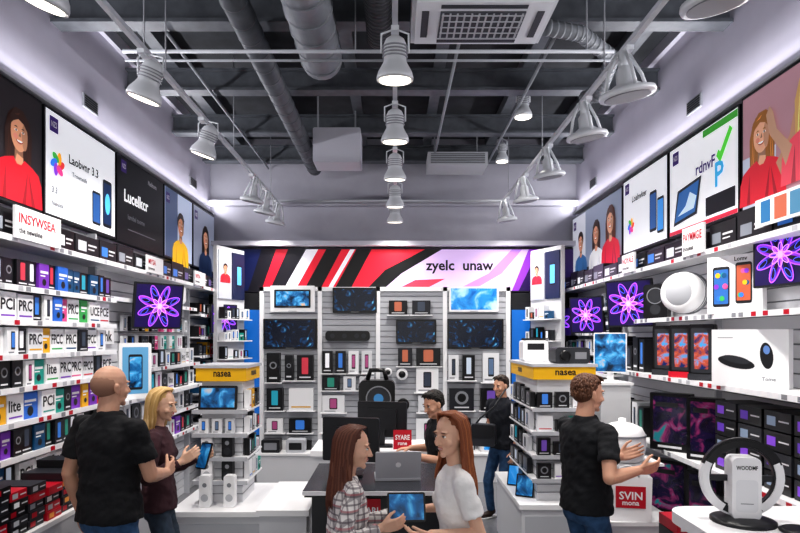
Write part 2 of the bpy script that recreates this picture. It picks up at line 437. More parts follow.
for r in (2.35, 2.05, 1.8, 1.55, 1.3, 1.05, .8):
    u = 7.95
    while u < 8.8:
        w = rng.uniform(.07, .16); h = .18*rng.uniform(.6, 1.); product(b, FL, u, r+.001, w, h, .06, .2); u += w+rng.uniform(.01, .05)
b.done('boxed_accessories')
b = MB(); u = 3.1
while u < 8.8:
    w = rng.uniform(.22, .4)
    b.box(FL, u, u+w, 2.702, 2.702+rng.uniform(.15, .2), .09, .3, rng.choice([DK, BLACK, DK2]))
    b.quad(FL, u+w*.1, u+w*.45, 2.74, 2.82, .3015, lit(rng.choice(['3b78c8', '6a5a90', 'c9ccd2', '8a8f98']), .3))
    b.quad(FL, u+w*.52, u+w*.9, 2.79, 2.805, .3015, WH2); b.quad(FL, u+w*.52, u+w*.8, 2.76, 2.77, .3015, WH2)
    u += w+.02
b.done('boxed_headphones')
def sale_sign(F, u, v, w, h, n, txt, sub='lomvmae'):
    b = MB(); b.box(F, u, u+w, v, v+h, n, n+.02, WHITE)
    b.text(F, txt, u+w*.06, v+h*.5, h*.3, n+.0215, RED, w*.88)
    b.text(F, sub, u+w*.06, v+h*.18, h*.17, n+.0215, DK, w*.6); return b.done('sale_sign')
sale_sign(FL, 3.85, 2.69, .52, .21, .347, 'INSYWSEA', 'the newsline')
sale_sign(FL, 5.9, 2.69, .4, .17, .347, 'MYSA'); sale_sign(FL, 7.3, 2.69, .4, .17, .347, 'NYSA')

# --- advertising screens -----------------------------------------------------
def fig(b, F, cu, cv, r, skin, hair, shirt, n, longh=False, arm=0):
    S = lit(skin, .3); S2 = lit(shade(skin, .84), .3); S3 = lit(shade(skin, .68), .3); Hh = lit(hair, .2); H3 = lit(shade(hair, 1.45), .25); T = lit(shirt, .35); T2 = lit(shade(shirt, .76), .35)
    if longh:
        b.pol(F, [(cu-r*1.2, cv-r*2.1), (cu-r*.5, cv-r*2.5), (cu+r*.7, cv-r*2.3), (cu+r*1.2, cv-r*1.7), (cu+r*1.25, cv), (cu+r*.95, cv+r*.95), (cu+r*.4, cv+r*1.4), (cu-r*.3, cv+r*1.42), (cu-r*.9, cv+r*.95), (cu-r*1.25, cv)], n, Hh)
        for q in (-1.05, -.88, .9, 1.08): b.pol(F, [(cu+r*q, cv-r*1.9), (cu+r*(q+.07), cv-r*1.9), (cu+r*q*.8, cv+r*.7)], n+.0005, H3)
    b.pol(F, [(cu-r*.42, cv-r*1.9), (cu+r*.42, cv-r*1.9), (cu+r*.36, cv-r*.6), (cu-r*.36, cv-r*.6)], n+.001, S3)
    b.pol(F, [(cu-r*.42, cv-r*1.9), (cu+r*.42, cv-r*1.9), (cu+r*.4, cv-r*1.35), (cu-r*.2, cv-r*1.2)], n+.0015, S)
    b.pol(F, [(cu-r*2.3, cv-r*4.0), (cu+r*2.3, cv-r*4.0), (cu+r*2.2, cv-r*2.6), (cu+r*1.9, cv-r*2.0), (cu+r*1.3, cv-r*1.7), (cu+r*.5, cv-r*1.45), (cu+r*.2, cv-r*1.8), (cu-r*.2, cv-r*1.8), (cu-r*.5, cv-r*1.45), (cu-r*1.3, cv-r*1.7), (cu-r*1.9, cv-r*2.0), (cu-r*2.2, cv-r*2.6)], n+.002, T)
    for q, a in ((-1.5, .3), (.3, .5), (1.2, -.3)): b.pol(F, [(cu+r*q, cv-r*4.0), (cu+r*(q+.35), cv-r*4.0), (cu+r*(q+a), cv-r*2.1)], n+.0025, T2)
    if arm:
        pts = [(cu+arm*r*1.9, cv-r*3.0), (cu+arm*r*2.3, cv-r*2.1), (cu+arm*r*3.2, cv-r*1.0), (cu+arm*r*3.5, cv+r*.1), (cu+arm*r*3.2, cv+r*.5), (cu+arm*r*2.9, cv+r*.1), (cu+arm*r*2.6, cv-r*.9), (cu+arm*r*1.4, cv-r*2.1)]
        b.pol(F, pts if arm > 0 else pts[::-1], n+.003, S2)
    if not longh: b.ell(F, cu, cv+r*.35, r*.93, r*.97, n+.001, Hh)
    b.ell(F, cu, cv-r*.02, r*.78, r*1.06, n+.004, S)
    b.ell(F, cu+r*.5, cv-r*.1, r*.27, r*.8, n+.0045, S2); b.ell(F, cu-r*.35, cv-r*.25, r*.2, r*.16, n+.0045, lit('d98a78', .3), seg=12)
    b.pol(F, [(cu-r*.86, cv+r*.25), (cu-r*.55, cv+r*.55), (cu-r*.1, cv+r*.78), (cu+r*.4, cv+r*.62), (cu+r*.8, cv+r*.2), (cu+r*.92, cv+r*.7), (cu+r*.5, cv+r*1.2), (cu, cv+r*1.33), (cu-r*.55, cv+r*1.2), (cu-r*.92, cv+r*.75)], n+.005, Hh)
    b.pol(F, [(cu-r*.5, cv+r*.95), (cu+r*.1, cv+r*1.2), (cu-r*.1, cv+r*1.0)], n+.0055, H3)
    for sg in (-1, 1):
        b.ell(F, cu+sg*r*.32, cv+r*.1, r*.14, r*.07, n+.0055, lit('f0ece8', .3), seg=10); b.ell(F, cu+sg*r*.32, cv+r*.1, r*.065, r*.07, n+.006, BLACK, seg=10)
        b.pol(F, [(cu+sg*r*.33-r*.18, cv+r*.27), (cu+sg*r*.33+r*.18, cv+r*.27), (cu+sg*r*.33, cv+r*.36)], n+.006, Hh)
    b.pol(F, [(cu-r*.08, cv-r*.2), (cu+r*.14, cv-r*.2), (cu+r*.07, cv+r*.1)], n+.0055, S3)
    b.ell(F, cu, cv-r*.42, r*.32, r*.2, n+.006, lit('9c2f35', .3), t0=180, t1=360)
    b.ell(F, cu, cv-r*.43, r*.27, r*.11, n+.007, lit('f6f2ee', .4), t0=180, t1=360)
def phone_img(b, F, cu, cv, w, h, n, m, a=0):
    c, s_ = math.cos(a), math.sin(a)
    def rot(p): return [(cu+x*c-y*s_, cv+x*s_+y*c) for x, y in p]
    b.pol(F, rot(b.rr(-w/2, w/2, -h/2, h/2, w*.14)), n, DK); b.pol(F, rot(b.rr(-w*.42, w*.42, -h*.43, h*.43, w*.06)), n+.001, m)
def screen_base(F, u0, u1, v0, v1, bg, frame=DK):
    b = MB(); b.rbox(F, u0, u1, v0, v1, 0.002, .08, .01, frame); b.quad(F, u0+.02, u1-.02, v0+.02, v1-.02, .0815, bg); return b
Z0, Z1 = 3.0, 3.86
PUR = lit('3a1f6c', .3); DARKG = lit('2a2c33', .3)
def logo(b, F, u, v, m=None):
    b.quad(F, u, u+.12, v, v+.12, .084, PUR); b.text(F, 'NZS', u+.02, v+.04, .045, .0855, WHITE, .08)
def petals(b, F, u, v, s=.055):
    for i, c in enumerate(['e23b3b', 'f2a51e', '3fae49', '2c7be5', '8a3fd1', 'e43f8f']):
        a = i*math.pi/3; b.ell(F, u+s*math.cos(a), v+s*math.sin(a), s*.95, s*.55, .084+i*.0006, lit(c, .5), a+.5)
b = screen_base(FL, 3.3, 4.62, Z0, Z1, lit('2a2428', .3))
b.pol(FL, [(3.33, 3.03), (4.1, 3.03), (3.8, 3.82), (3.33, 3.82)], .083, lit('6a4550', .3)); fig(b, FL, 4.33, 3.52, .125, 'd79a78', '3a2018', 'd2182c', .085, True)
b.done('advertising_screen')
b = screen_base(FL, 4.65, 5.84, Z0, Z1, lit('eef0f4', .4)); logo(b, FL, 4.72, 3.68); petals(b, FL, 4.83, 3.44)
b.text(FL, 'Laobvnr 3.3', 5.0, 3.5, .075, .084, DK, .6); b.text(FL, 'Trowneslk', 5.05, 3.4, .04, .084, GREY)
b.text(FL, '3.3', 4.75, 3.2, .05, .084, GREY); b.text(FL, 'Nalnonk', 4.75, 3.1, .035, .084, GREY)
phone_img(b, FL, 5.46, 3.22, .15, .3, .084, lit('2c5c9c', .4)); phone_img(b, FL, 5.66, 3.3, .17, .44, .087, lit('16305a', .4)); b.ell(FL, 5.66, 3.3, .05, .1, .0895, lit('5ac0ea', .6)); b.done('advertising_screen')
b = screen_base(FL, 5.87, 7.04, Z0, Z1, lit('0b0b0e', .2)); logo(b, FL, 5.95, 3.7)
b.text(FL, 'Lucelkcr', 6.02, 3.42, .12, .084, lit('ffffff', .6), .85); b.text(FL, 'lurobal toome', 6.1, 3.25, .05, .084, GREY, .6); b.text(FL, 'Nelitom', 6.6, 3.72, .05, .084, WH2); b.quad(FL, 6.1, 6.8, 3.14, 3.15, .084, GREY); b.done('advertising_screen')
b = screen_base(FL, 7.07, 8.05, Z0, Z1, lit('b8c4dc', .4)); b.quad(FL, 7.1, 7.5, 3.02, 3.84, .083, lit('4f5f80', .35)); fig(b, FL, 7.6, 3.45, .125, 'c98d66', '2a1a14', 'e8b422', .085); logo(b, FL, 7.12, 3.66); b.done('advertising_screen')
b = screen_base(FL, 8.08, 9.03, Z0, Z1, lit('8f95a8', .35)); fig(b, FL, 8.6, 3.45, .13, 'dba283', '24160f', '2a3a5a', .085, True); logo(b, FL, 8.14, 3.66); b.done('advertising_screen')
b = screen_base(FRr, -4.62, -3.3, Z0, Z1+.02, lit('b08892', .35)); b.quad(FRr, -4.6, -4.2, 3.02, 3.4, .083, lit('b8c0d0', .4)); fig(b, FRr, -4.36, 3.52, .12, 'e2ab8c', 'a8703a', 'd22a3a', .085, True, arm=1)
fig(b, FRr, -3.82, 3.62, .135, 'e8b89a', 'd8b070', 'e25565', .093, True, arm=-1); b.done('advertising_screen')
b = screen_base(FRr, -5.84, -4.65, Z0, Z1, lit('f2f3f6', .4)); logo(b, FRr, -5.76, 3.68)
b.text(FRr, 'rdnvF', -5.32, 3.48, .1, .084, PUR, .36)
b.pol(FRr, [(-4.98, 3.55), (-4.92, 3.48), (-4.74, 3.7), (-4.78, 3.74), (-4.92, 3.57), (-4.95, 3.6)], .084, lit('4fbf3a', .6))
b.text(FRr, 'P', -5.0, 3.3, .2, .0845, lit('3aa5d8', .5))
b.pol(FRr, [(-5.74, 3.1), (-5.3, 3.14), (-5.22, 3.46), (-5.66, 3.42)], .084, DARKG); b.pol(FRr, [(-5.71, 3.13), (-5.33, 3.165), (-5.26, 3.43), (-5.63, 3.395)], .0855, lit('2f66a4', .45))
b.pol(FRr, [(-5.65, 3.18), (-5.35, 3.2), (-5.3, 3.3), (-5.42, 3.36), (-5.5, 3.25)], .087, lit('c8dcec', .45)); b.quad(FRr, -5.15, -4.7, 3.08, 3.24, .0845, lit('1c1c22', .3)); b.quad(FRr, -5.82, -4.67, 3.02, 3.055, .0845, lit('d2304a', .4)); b.quad(FRr, -5.2, -4.67, 3.77, 3.83, .084, lit('3f9d36', .4)); b.done('advertising_screen')
b = screen_base(FRr, -7.02, -5.87, Z0, Z1, lit('eceef2', .4)); logo(b, FRr, -6.95, 3.68); b.text(FRr, 'Loalnvker', -6.75, 3.56, .07, .084, DK, .45); petals(b, FRr, -6.78, 3.3, .05)
phone_img(b, FRr, -6.2, 3.35, .17, .42, .084, lit('2c5c9c', .4)); phone_img(b, FRr, -6.02, 3.28, .15, .36, .087, lit('3f8fd8', .5)); b.done('advertising_screen')
b = screen_base(FRr, -9.03, -7.05, Z0, Z1-.03, lit('8a94a8', .35)); b.quad(FRr, -9, -8.4, 3.02, 3.8, .083, lit('c9ccd4', .4)); fig(b, FRr, -7.95, 3.42, .13, 'd79a78', '3a2018', 'e0e0e4', .085, True); fig(b, FRr, -7.4, 3.48, .14, 'e0a888', '5a2f1c', 'cf2434', .093, True); logo(b, FRr, -8.95, 3.62); fig(b, FRr, -8.6, 3.4, .12, 'd79a78', '2a1812', '3a6a9a', .085); b.done('advertising_screen')

# --- right shelving
b = MB(); slatwall(b, FRr, -9.05, -3.0, 0, 2.98)
for y in (3.0, 5.0, 7.0, 9.03): b.box(FRr, -y-.015, -y+.015, 0, 2.98, 0, .08, WH3)
shelf(b, FRr, -9.0, -3.05, 2.72, .03, .34)
for r in (1.70, 1.06, .47): shelf(b, FRr, -6.9, -3.05, r, .03, .4)
shelf(b, FRr, -6.9, -3.05, 2.22, .03, .32)
for r in (2.4, 2.1, 1.85, 1.6, 1.35, 1.1, .8): shelf(b, FRr, -9.0, -7.02, r, .03, .24)
b.done('shelving_unit')
b = MB()
for r in (2.4, 2.1, 1.85, 1.6, 1.35, 1.1, .8):
    u = -8.95
    while u < -7.25:
        w = rng.uniform(.07, .2); h = .19*rng.uniform(.6, 1.); product(b, FRr, u, r+.001, w, h, .06, .2); u += w+rng.uniform(.01, .06)
u = -6.85
while u < -5.95:
    w = rng.uniform(.1, .2); product(b, FRr, u, 2.221, w, .2, .06, .26, rng.choice([0, 1, 4])); u += w+.03
for r in (1.701, 1.061, .471):
    u = -6.85
    while u < -5.9:
        w = rng.uniform(.1, .22); product(b, FRr, u, r, w, rng.uniform(.2, .36), .06, .3, rng.choice([0, 0, 1, 4, 4])); u += w+.03
b.done('boxed_accessories')
b = MB(); u = -8.8
while u < -3.5:
    w = rng.uniform(.25, .42)
    b.box(FRr, u, u+w, 2.722, 2.722+rng.uniform(.15, .22), .09, .3, rng.choice([DK, BLACK, DK2]))
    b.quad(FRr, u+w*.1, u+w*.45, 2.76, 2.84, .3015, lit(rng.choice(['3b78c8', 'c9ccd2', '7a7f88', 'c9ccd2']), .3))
    b.quad(FRr, u+w*.52, u+w*.9, 2.81, 2.825, .3015, WH2); b.quad(FRr, u+w*.52, u+w*.8, 2.78, 2.79, .3015, WH2); u += w+.02
b.done('boxed_headphones')
sale_sign(FRr, -4.98, 2.71, .34, .23, .347, 'PAYMMGIE', 'lnoueaa'); sale_sign(FRr, -6.3, 2.71, .32, .19, .347, 'NOYALE')
b = MB(); b.box(FRr, -3.98, -3.5, 2.77, 2.95, .3465, .36, WHITE); b.quad(FRr, -3.92, -3.82, 2.79, 2.93, .3615, lit('2c6a98', .4)); b.quad(FRr, -3.78, -3.66, 2.79, 2.93, .3615, lit('b2604a', .4)); b.quad(FRr, -3.63, -3.52, 2.79, 2.93, .3615, lit('4a7a98', .4)); b.done('product_poster')

# --- monitors with neon graphic
def flower(b, F, cu, cv, rx, ry, n):
    cols = ['4a18a0', '7a28c8', '2c1488', '9a30d8']
    for i in range(8):
        a = i*math.pi/4+math.pi/8
        b.ell(F, cu+rx*.5*math.cos(a), cv+ry*.5*math.sin(a), rx*.5, ry*.2, n+.0004*i, lit(cols[i % 4], .5), a, 16)
    n += .0035
    for i in range(8):
        a = i*math.pi/4+math.pi/8
        b.ering(F, cu+rx*.52*math.cos(a), cv+ry*.52*math.sin(a), rx*.47, ry*.2, .008, n+.0003*i, lit('c060ff', .8), a, 18)
        b.ell(F, cu+rx*.55*math.cos(a), cv+ry*.55*math.sin(a), rx*.32, ry*.08, n+.003+.0003*i, lit('10052a', .3), a, 12)
        b.ering(F, cu+rx*.7*math.cos(a), cv+ry*.7*math.sin(a), rx*.2, ry*.1, .005, n+.006+.0002*i, lit('5a6aff', .8), a+.3, 12)
    for i in range(8):
        a = i*math.pi/4; b.ering(F, cu+rx*.2*math.cos(a), cv+ry*.2*math.sin(a), rx*.22, ry*.1, .006, n+.008+.0002*i, lit('f0a8ff', .8), a, 12)
    b.ell(F, cu, cv, rx*.1, ry*.12, n+.010, lit('e9a8ff', .9))
def monitor(o, yaw, w, h, content, arm=None, tilt=0, name='monitor', frame=DK, stand=False):
    F = face_frame(o, yaw, tilt); b = MB()
    b.rbox(F, -w/2, w/2, -h/2, h/2, -.03, 0, .012, frame); b.rbox(F, -w*.3, w*.3, -h*.3, h*.3, -.055, -.03, .02, frame)
    m = w*.035
    if content == 'flower':
        b.quad(F, -w/2+m, w/2-m, -h/2+m, h/2-m, .0015, lit('1a0c48', .5)); flower(b, F, 0, 0, w*.46, h*.46, .003)
    else: b.quad(F, -w/2+m, w/2-m, -h/2+m, h/2-m, .0015, content)
    if arm is not None: b.tube([b.P(F, 0, 0, -.04), arm], .018, GREY)
    if stand:
        b.box(F, -.03, .03, -h/2-.08, -h*.2, -.05, -.03, frame)
        q = b.P(F, 0, -h/2-.08, -.04); b.rbox(FR(q, X_, Y_), -w*.22, w*.22, -.08, .08, -.006, .006, .02, frame)
    return b.done(name)
monitor((-2.38, 6.05, 2.36), R(50), .52, .46, 'flower', (XL+.04, 6.35, 2.4), R(-8)); monitor((-2.36, 8.3, 2.3), R(50), .42, .4, 'flower', (XL+.04, 8.5, 2.35))
monitor((2.38, 6.1, 2.39), R(-50), .5, .48, 'flower', (XR-.04, 6.4, 2.4), R(-8)); monitor((2.36, 7.4, 2.32), R(-50), .46, .45, 'flower', (XR-.04, 7.7, 2.35), R(-6)); monitor((2.3, 8.4, 2.26), R(-50), .4, .4, 'flower', (XR-.04, 8.6, 2.3))
monitor((2.58, 4.0, 2.60), R(-75), .46, .42, 'flower', (XR-.04, 4.05, 2.6))

# right wall individual products
b = MB(); F = face_frame((2.5, 4.42, 2.225), R(-60)); b.box(F, -.21, .2, 0, .43, -.06, 0, WHITE); phone_img(b, F, -.1, .2, .13, .3, .0015, lit('2f66ac', .45)); phone_img(b, F, .07, .22, .12, .3, .004, lit('b0563a', .45))
for i in range(8): b.ell(F, -.1+.035*math.cos(i), .2+.1*math.sin(i*2.1), .02, .02, .0055+i*.0003, lit(COLS[i], .5), 0, 10)
for i in range(6): b.ell(F, .07+.025*math.cos(i*1.7), .22+.1*math.sin(i*2.1), .018, .018, .0055+i*.0003, lit(COLS[-i-1], .5), 0, 10)
b.text(F, 'Lomv', .0, .385, .03, .0015, DK); b.done('phone_poster')
b = MB(); ax = V((-.75, -.66, 0)).normalized(); O = V((2.56, 5.2, 2.425))
b.lathe(O, ax, [(.13, 0), (.17, .03), (.18, .12), (.17, .2), (.15, .23), (.12, .24)], WHITE, 28); b.lathe(O+ax*.241, ax, [(.11, 0), (.105, .006), (.0, .008)], WH3, 24)
for k in range(3): b.lathe(O, ax, [(.183, .05+k*.04), (.183, .056+k*.04)], GREY, 28)
b.done('smart_speaker')
b = MB(); F = face_frame((2.48, 5.72, 2.222), R(-40)); b.rbox(F, -.11, .11, 0, .33, -.12, 0, .03, BLACK); b.ell(F, 0, .22, .07, .07, .002, DK2); b.ell(F, 0, .09, .05, .05, .002, DK2); b.ring(F, 0, .22, .07, .078, 0, .006, GREY); b.done('bookshelf_speaker')
for i, y in enumerate((4.8, 5.14, 5.48)):
    b = MB(); F = face_frame((2.45, y, 1.702), R(-50)); b.rbox(F, -.1, .1, 0, .45, -.06, 0, .015, BLACK); b.rquad(F, -.08, .08, .06, .42, .0015, .01, DK2); b.rquad(F, -.055, .055, .09, .38, .003, .01, M_ORG); b.box(F, -.1, .1, 0, .05, 0, .02, RED if i == 1 else DK2); b.done('phone_display_stand')
b = MB(); F = face_frame((2.44, 4.14, 1.702), R(-48)); b.box(F, -.24, .24, 0, .4, -.1, 0, WHITE); b.pol(F, b.ellp(-.08, .17, .12, .04, -.2), .0015, DK); b.pol(F, b.ellp(-.08, .19, .09, .025, -.2), .003, DK2); b.pol(F, b.ellp(.11, .22, .04, .09, .1), .0015, DK); b.pol(F, b.ellp(.11, .26, .02, .03, .1), .003, lit('5a7ab0', .3)); b.quad(F, -.2, -.1, .34, .345, .0015, GREY); b.text(F, 'Tome', .08, .05, .025, .0015, GREY); b.done('device_box')
b = MB()
for i, (x, y, z, w) in enumerate(((2.38, 5.2, 1.061, .17), (2.46, 4.78, 1.061, .13), (2.38, 5.25, .471, .17), (2.46, 4.8, .471, .13))):
    F = face_frame((x, y, z), R(-45)); b.rbox(F, -w, w, 0, .5, -.1, 0, .01, BLACK); b.rquad(F, -w+.03, w-.03, .07, .47, .0015, .01, M_RGB); b.quad(F, -.1, .1, .025, .045, .0015, WH2)
    b.quad(F, -w+.05, w-.1, .38, .42, .003, DK)
b.done('gaming_monitor_boxes')
b = MB()
for j in range(4):
    for i in range(4):
        u = -4.55+i*.3; b.box(FRr, u, u+.27, 1.062+j*.13, 1.182+j*.13, .05, .32, [BLACK, DK, BLACK, DK2][(i+j) % 4]); b.quad(FRr, u+.03, u+.12, 1.09+j*.13, 1.15+j*.13, .3215, lit(['7a45c0', '7a8aa0', '5a35a0'][(i*2+j) % 3], .3)); b.quad(FRr, u+.15, u+.25, 1.12+j*.13, 1.13+j*.13, .3215, WH2)
for i in range(4):
    u = -4.55+i*.3; b.box(FRr, u, u+.27, .472, .86, .05, .3, [BLACK, DK, WHITE, BLACK][i]); b.quad(FRr, u+.04, u+.2, .57, .72, .3015, lit('a0467a', .3))
b.done('boxed_graphics_cards')
# left wall products
b = MB(); F = face_frame((-2.5, 5.78, 1.452), R(40)); b.rbox(F, -.15, .15, 0, .54, -.04, 0, .02, WHITE); b.rquad(F, -.12, .12, .05, .5, .0015, .01, lit('5a90b4', .4)); phone_img(b, F, 0, .26, .13, .34, .004, M_LAND); b.done('phone_poster')
b = MB(); F = face_frame((-2.55, 6.8, 2.43), R(50)); b.rbox(F, -.2, -.02, 0, .22, -.08, 0, .04, WHITE); b.rbox(F, .03, .2, 0, .2, -.08, 0, .04, WHITE); b.ell(F, -.11, .12, .06, .06, .002, WH3); b.ell(F, .115, .11, .05, .05, .002, WH3); b.done('smart_speaker')
b = MB(); b.box(FL, 5.46, 5.85, 1.98, 2.13, .04, .06, WHITE); b.text(FL, 'Xnhk', 5.48, 2.01, .1, .0615, BLACK, .35); b.done('brand_sign')
b = MB()
for j, z in enumerate((2.28, 2.08)):
    for i in range(14):
        y = 6.0+i*.13
        if y < 7.8: b.tube([(XL+.035, y, z), (XL+.16, y, z)], .004, GREY, 6); product(b, FL, y-.045, z-.17, .09, .15, .07+.02*(i % 2), .1+.02*(i % 2), None, False)
b.done('hanging_accessories')

# low counter with stacks of boxes on the left
b = MB(); b.box(FW, -2.48, -2.14, 3.0, 5.3, 0, .88, WH2); b.box(FW, -2.48, -2.12, 2.98, 5.32, .88, .91, WHITE); b.done('display_counter')
b = MB(); F = FR((-2.15, 0, .912), Y_, Z_)
for i in range(13):
    u = 3.02+i*.17
    for j in range(rng.choice([4, 5, 5, 6])):
        o = rng.uniform(-.01, .01); m = rng.choice([mat('17171b', .4), mat('17171b', .4), RED, mat('26272e', .4)])
        b.box(F, u+o, u+.155+o, j*.052, j*.052+.05, -.26, o, m); b.quad(F, u+.02+o, u+.07+o, j*.052+.01, j*.052+.04, o+.0015, rng.choice([RED, WHITE, WH3, lit('d08a3a', .2)])); b.quad(F, u+.09+o, u+.145+o, j*.052+.02, j*.052+.028, o+.0015, WH2)
b.done('boxed_software')

# ------------------------------------------------------------------ back wall
b = MB(); F = FR((0, 8.98, 0), X_, Z_); b.box(F, XL+.02, XR-.02, 2.72, 3.38, -.1, 0, lit('15131e', .25))
e = .0015
b.pol(F, [(-2.75, 2.74), (-2.2, 2.74), (-2.0, 3.36), (-2.75, 3.36)], e, lit('101a4a', .35))
b.pol(F, [(-1.5, 2.74), (.1, 2.74), (.75, 3.36), (-1.15, 3.36)], e, lit('d31c34', .4))
for u in (-1.25, -.8): b.pol(F, [(u-.12, 2.74), (u+.12, 2.74), (u+.45, 3.36), (u+.22, 3.36)], e*2, BLACK)
b.pol(F, [(-1.68, 2.74), (-1.5, 2.74), (-1.15, 3.36), (-1.33, 3.36)], e*2, lit('e8e6ee', .35))
b.pol(F, [(-2.0, 2.74), (-1.88, 2.74), (-1.6, 3.36), (-1.78, 3.36)], e*2, lit('c01830', .4))
b.pol(F, [(-1.03, 2.74), (-.96, 2.74), (-.6, 3.36), (-.67, 3.36)], e*3, lit('e8e6ee', .35))
b.pol(F, [(-.2, 2.74), (1.75, 2.74), (2.0, 3.36), (.7, 3.36), (.1, 3.0)], e*2, lit('d2b6e4', .4))
b.pol(F, [(-.45, 2.74), (-.2, 2.74), (.1, 3.0), (.7, 3.36), (.45, 3.36), (-.15, 3.05)], e*3, BLACK)
b.pol(F, [(-.02, 2.74), (.4, 2.74), (.75, 2.92), (.3, 2.9)], e*3, lit('e03a50', .4))
b.pol(F, [(.9, 2.74), (1.15, 2.74), (1.6, 3.0), (1.9, 3.36), (1.75, 3.36), (1.4, 3.0)], e*3, lit('b07ad8', .4))
b.pol(F, [(1.75, 2.74), (2.7, 2.74), (2.7, 3.36), (2.0, 3.36)], e*2, lit('2a1450', .35)); b.pol(F, [(1.75, 2.74), (1.85, 2.74), (2.15, 3.36), (2.0, 3.36)], e*3, lit('8a3ac0', .4))
b.text(F, 'zyelc  unaw', .46, 3.05, .15, e*5, BLACK, 1.1); b.done('store_banner')
b = MB(); b.box(FB, XL+.02, -1.99, 0, 2.70, 0, .2, DK); b.box(FB, -2.25, -2.0, .6, 2.45, .2, .22, lit('1767b8', .4)); b.done('partition_panel')
b = MB(); b.box(FB, 1.72, XR-.02, 0, 2.70, 0, .2, DK); b.box(FB, 1.73, 2.0, .6, 2.45, .2, .22, lit('1767b8', .4)); b.done('partition_panel')
W = lambda x: (x-395)/68.2
Zh = lambda y: 2.05+(337-y)/68.2
FBK = FR((0, 8.8, 0), X_, Z_)
b = MB(); slatwall(b, FBK, -1.95, 1.66, .35, 2.76, -.035, mat('b6b8be', .5), pitch=.085); b.box(FBK, -1.95, 1.66, 0, 2.76, -.28, -.035, WHITE)
for x in (262, 320, 378, 445, 508): b.box(FBK, W(x)-.03, W(x)+.03, 0, 2.78, -.03, .03, WHITE)
b.box(FBK, -1.98, 1.69, 2.72, 2.78, -.16, .03, WHITE); b.box(FBK, -1.95, 1.66, 0, .38, 0, .35, WH2); b.box(FBK, -1.97, 1.68, .38, .41, 0, .37, WHITE)
b.done('slat_display_unit')
FT = FBK
def tv(x0, x1, y0, y1, m, fr=BLACK, n=.05):
    b = MB(); a, c, d, f = W(x0), W(x1), Zh(y1), Zh(y0); b.rbox(FT, a, c, d, f, 0.002, n, .012, fr); b.quad(FT, a+.025, c-.025, d+.03, f-.025, n+.0015, m)
    b.box(FT, (a+c)/2-.06, (a+c)/2+.06, d+.008, d+.014, n, n+.002, GREY); b.done('television')
tv(271, 315, 286, 312, WHITE, WHITE); tv(275, 311, 290, 308, M_LAND, BLACK, .06)
tv(333, 377, 288, 313, M_NEB); tv(449, 498, 287, 312, M_SKY, WHITE); tv(264, 317, 319, 349, M_NEB); tv(447, 503, 319, 349, M_NEB); tv(396, 436, 320, 344, M_NEB)
b = MB()
for r0, r1, segs in ((301, 315, [(389, 407), (412, 430)]), (351, 373, [(323, 333), (336, 346), (349, 359), (362, 372)]), (376, 390, [(323, 340), (344, 356), (360, 374)]),
                     (353, 382, [(268, 281), (482, 498)]), (348, 366, [(398, 412), (416, 440)]), (355, 380, [(286, 294), (298, 314), (448, 458), (462, 474)]),
                     (388, 410, [(268, 284), (290, 314), (449, 473), (480, 500)]), (395, 412, [(323, 345), (418, 438)]), (368, 392, [(416, 438)]),
                     (418, 432, [(268, 284), (290, 312), (322, 348), (449, 470), (478, 500), (384, 396)]), (418, 446, [(416, 440)]), (440, 452, [(266, 288), (292, 312), (449, 474), (478, 498), (350, 374)])):
    for a, c in segs:
        u0, u1, z0, z1 = W(a), W(c), Zh(r1), Zh(r0)
        product(b, FBK, u0, z0, u1-u0, z1-z0, .002, .1, rng.choice([0, 1, 1, 4, 3, 0]), False)
        b.box(FBK, u0-.03, u1+.03, z0-.015, z0-.002, 0, .12, WHITE)
b.done('boxed_electronics')
b = MB(); b.rbox(FBK, W(326), W(370), Zh(341), Zh(331), .002, .09, .05, BLACK)
for x in (333, 345, 357, 364): b.ell(FBK, W(x), Zh(336), .035, .035, .092, DK2)
b.done('soundbar')
for x, y, r in ((402, 374, .085), (403, 404, .09), (388, 372, .06)):
    b = MB(); b.lathe((W(x), 8.799, Zh(y)), (0, -1, 0), [(r*.6, 0), (r*.6, .03), (r, .05), (r, .1), (r*.9, .11)], rng.choice([WHITE, BLACK])); b.lathe((W(x), 8.685, Zh(y)), (0, -1, 0), [(r*.6, 0), (r*.55, .01), (0, .012)], BLACK); b.done('security_camera')
for x in (268, 292, 330, 352, 455, 480):
    b = MB(); F = FR((W(x)+.1, 8.58, .412), X_, Z_); b.rbox(F, -.13, .13, 0, .18, -.1, .1, .02, rng.choice([WHITE, WHITE, WH3, DK])); b.rquad(F, -.09, .09, .04, .14, .1015, .01, rng.choice([DK, M_SKY, GREY])); b.done('game_console')

def fin(x0, y0, x1, y1):
    b = MB(); U = V((x1-x0, y1-y0, 0)); L = U.length; F = FR((x0, y0, 0), U, Z_)
    b.box(F, 0, L, 0, 3.3, -.06, 0, WH2); b.box(F, .02, L*.48, 2.58, 3.24, 0, .02, lit('b6b8c2', .35)); b.box(F, L*.52, L-.02, 2.58, 3.24, 0, .02, lit('1c2444', .4))
    fig(b, F, L*.25, 3.0, .05, 'd79a78', '2a1812', 'c02434', .022); phone_img(b, F, L*.76, 2.92, .12, .3, .022, lit('5aa6e0', .6))
    for z in (2.3, 2.0, 1.75, 1.5, 1.25, 1.0, .7):
        b.box(F, 0, L, z-.015, z, 0, .14, WHITE); u = .02
        while u < L-.12:
            w = rng.uniform(.06, .12); product(b, F, u, z+.001, w, rng.uniform(.1, .19), .02, .11, None, False); u += w+.015
    b.done('angled_display_stand')
fin(-2.42, 8.15, -2.2, 8.75); fin(1.98, 8.75, 2.26, 8.15)

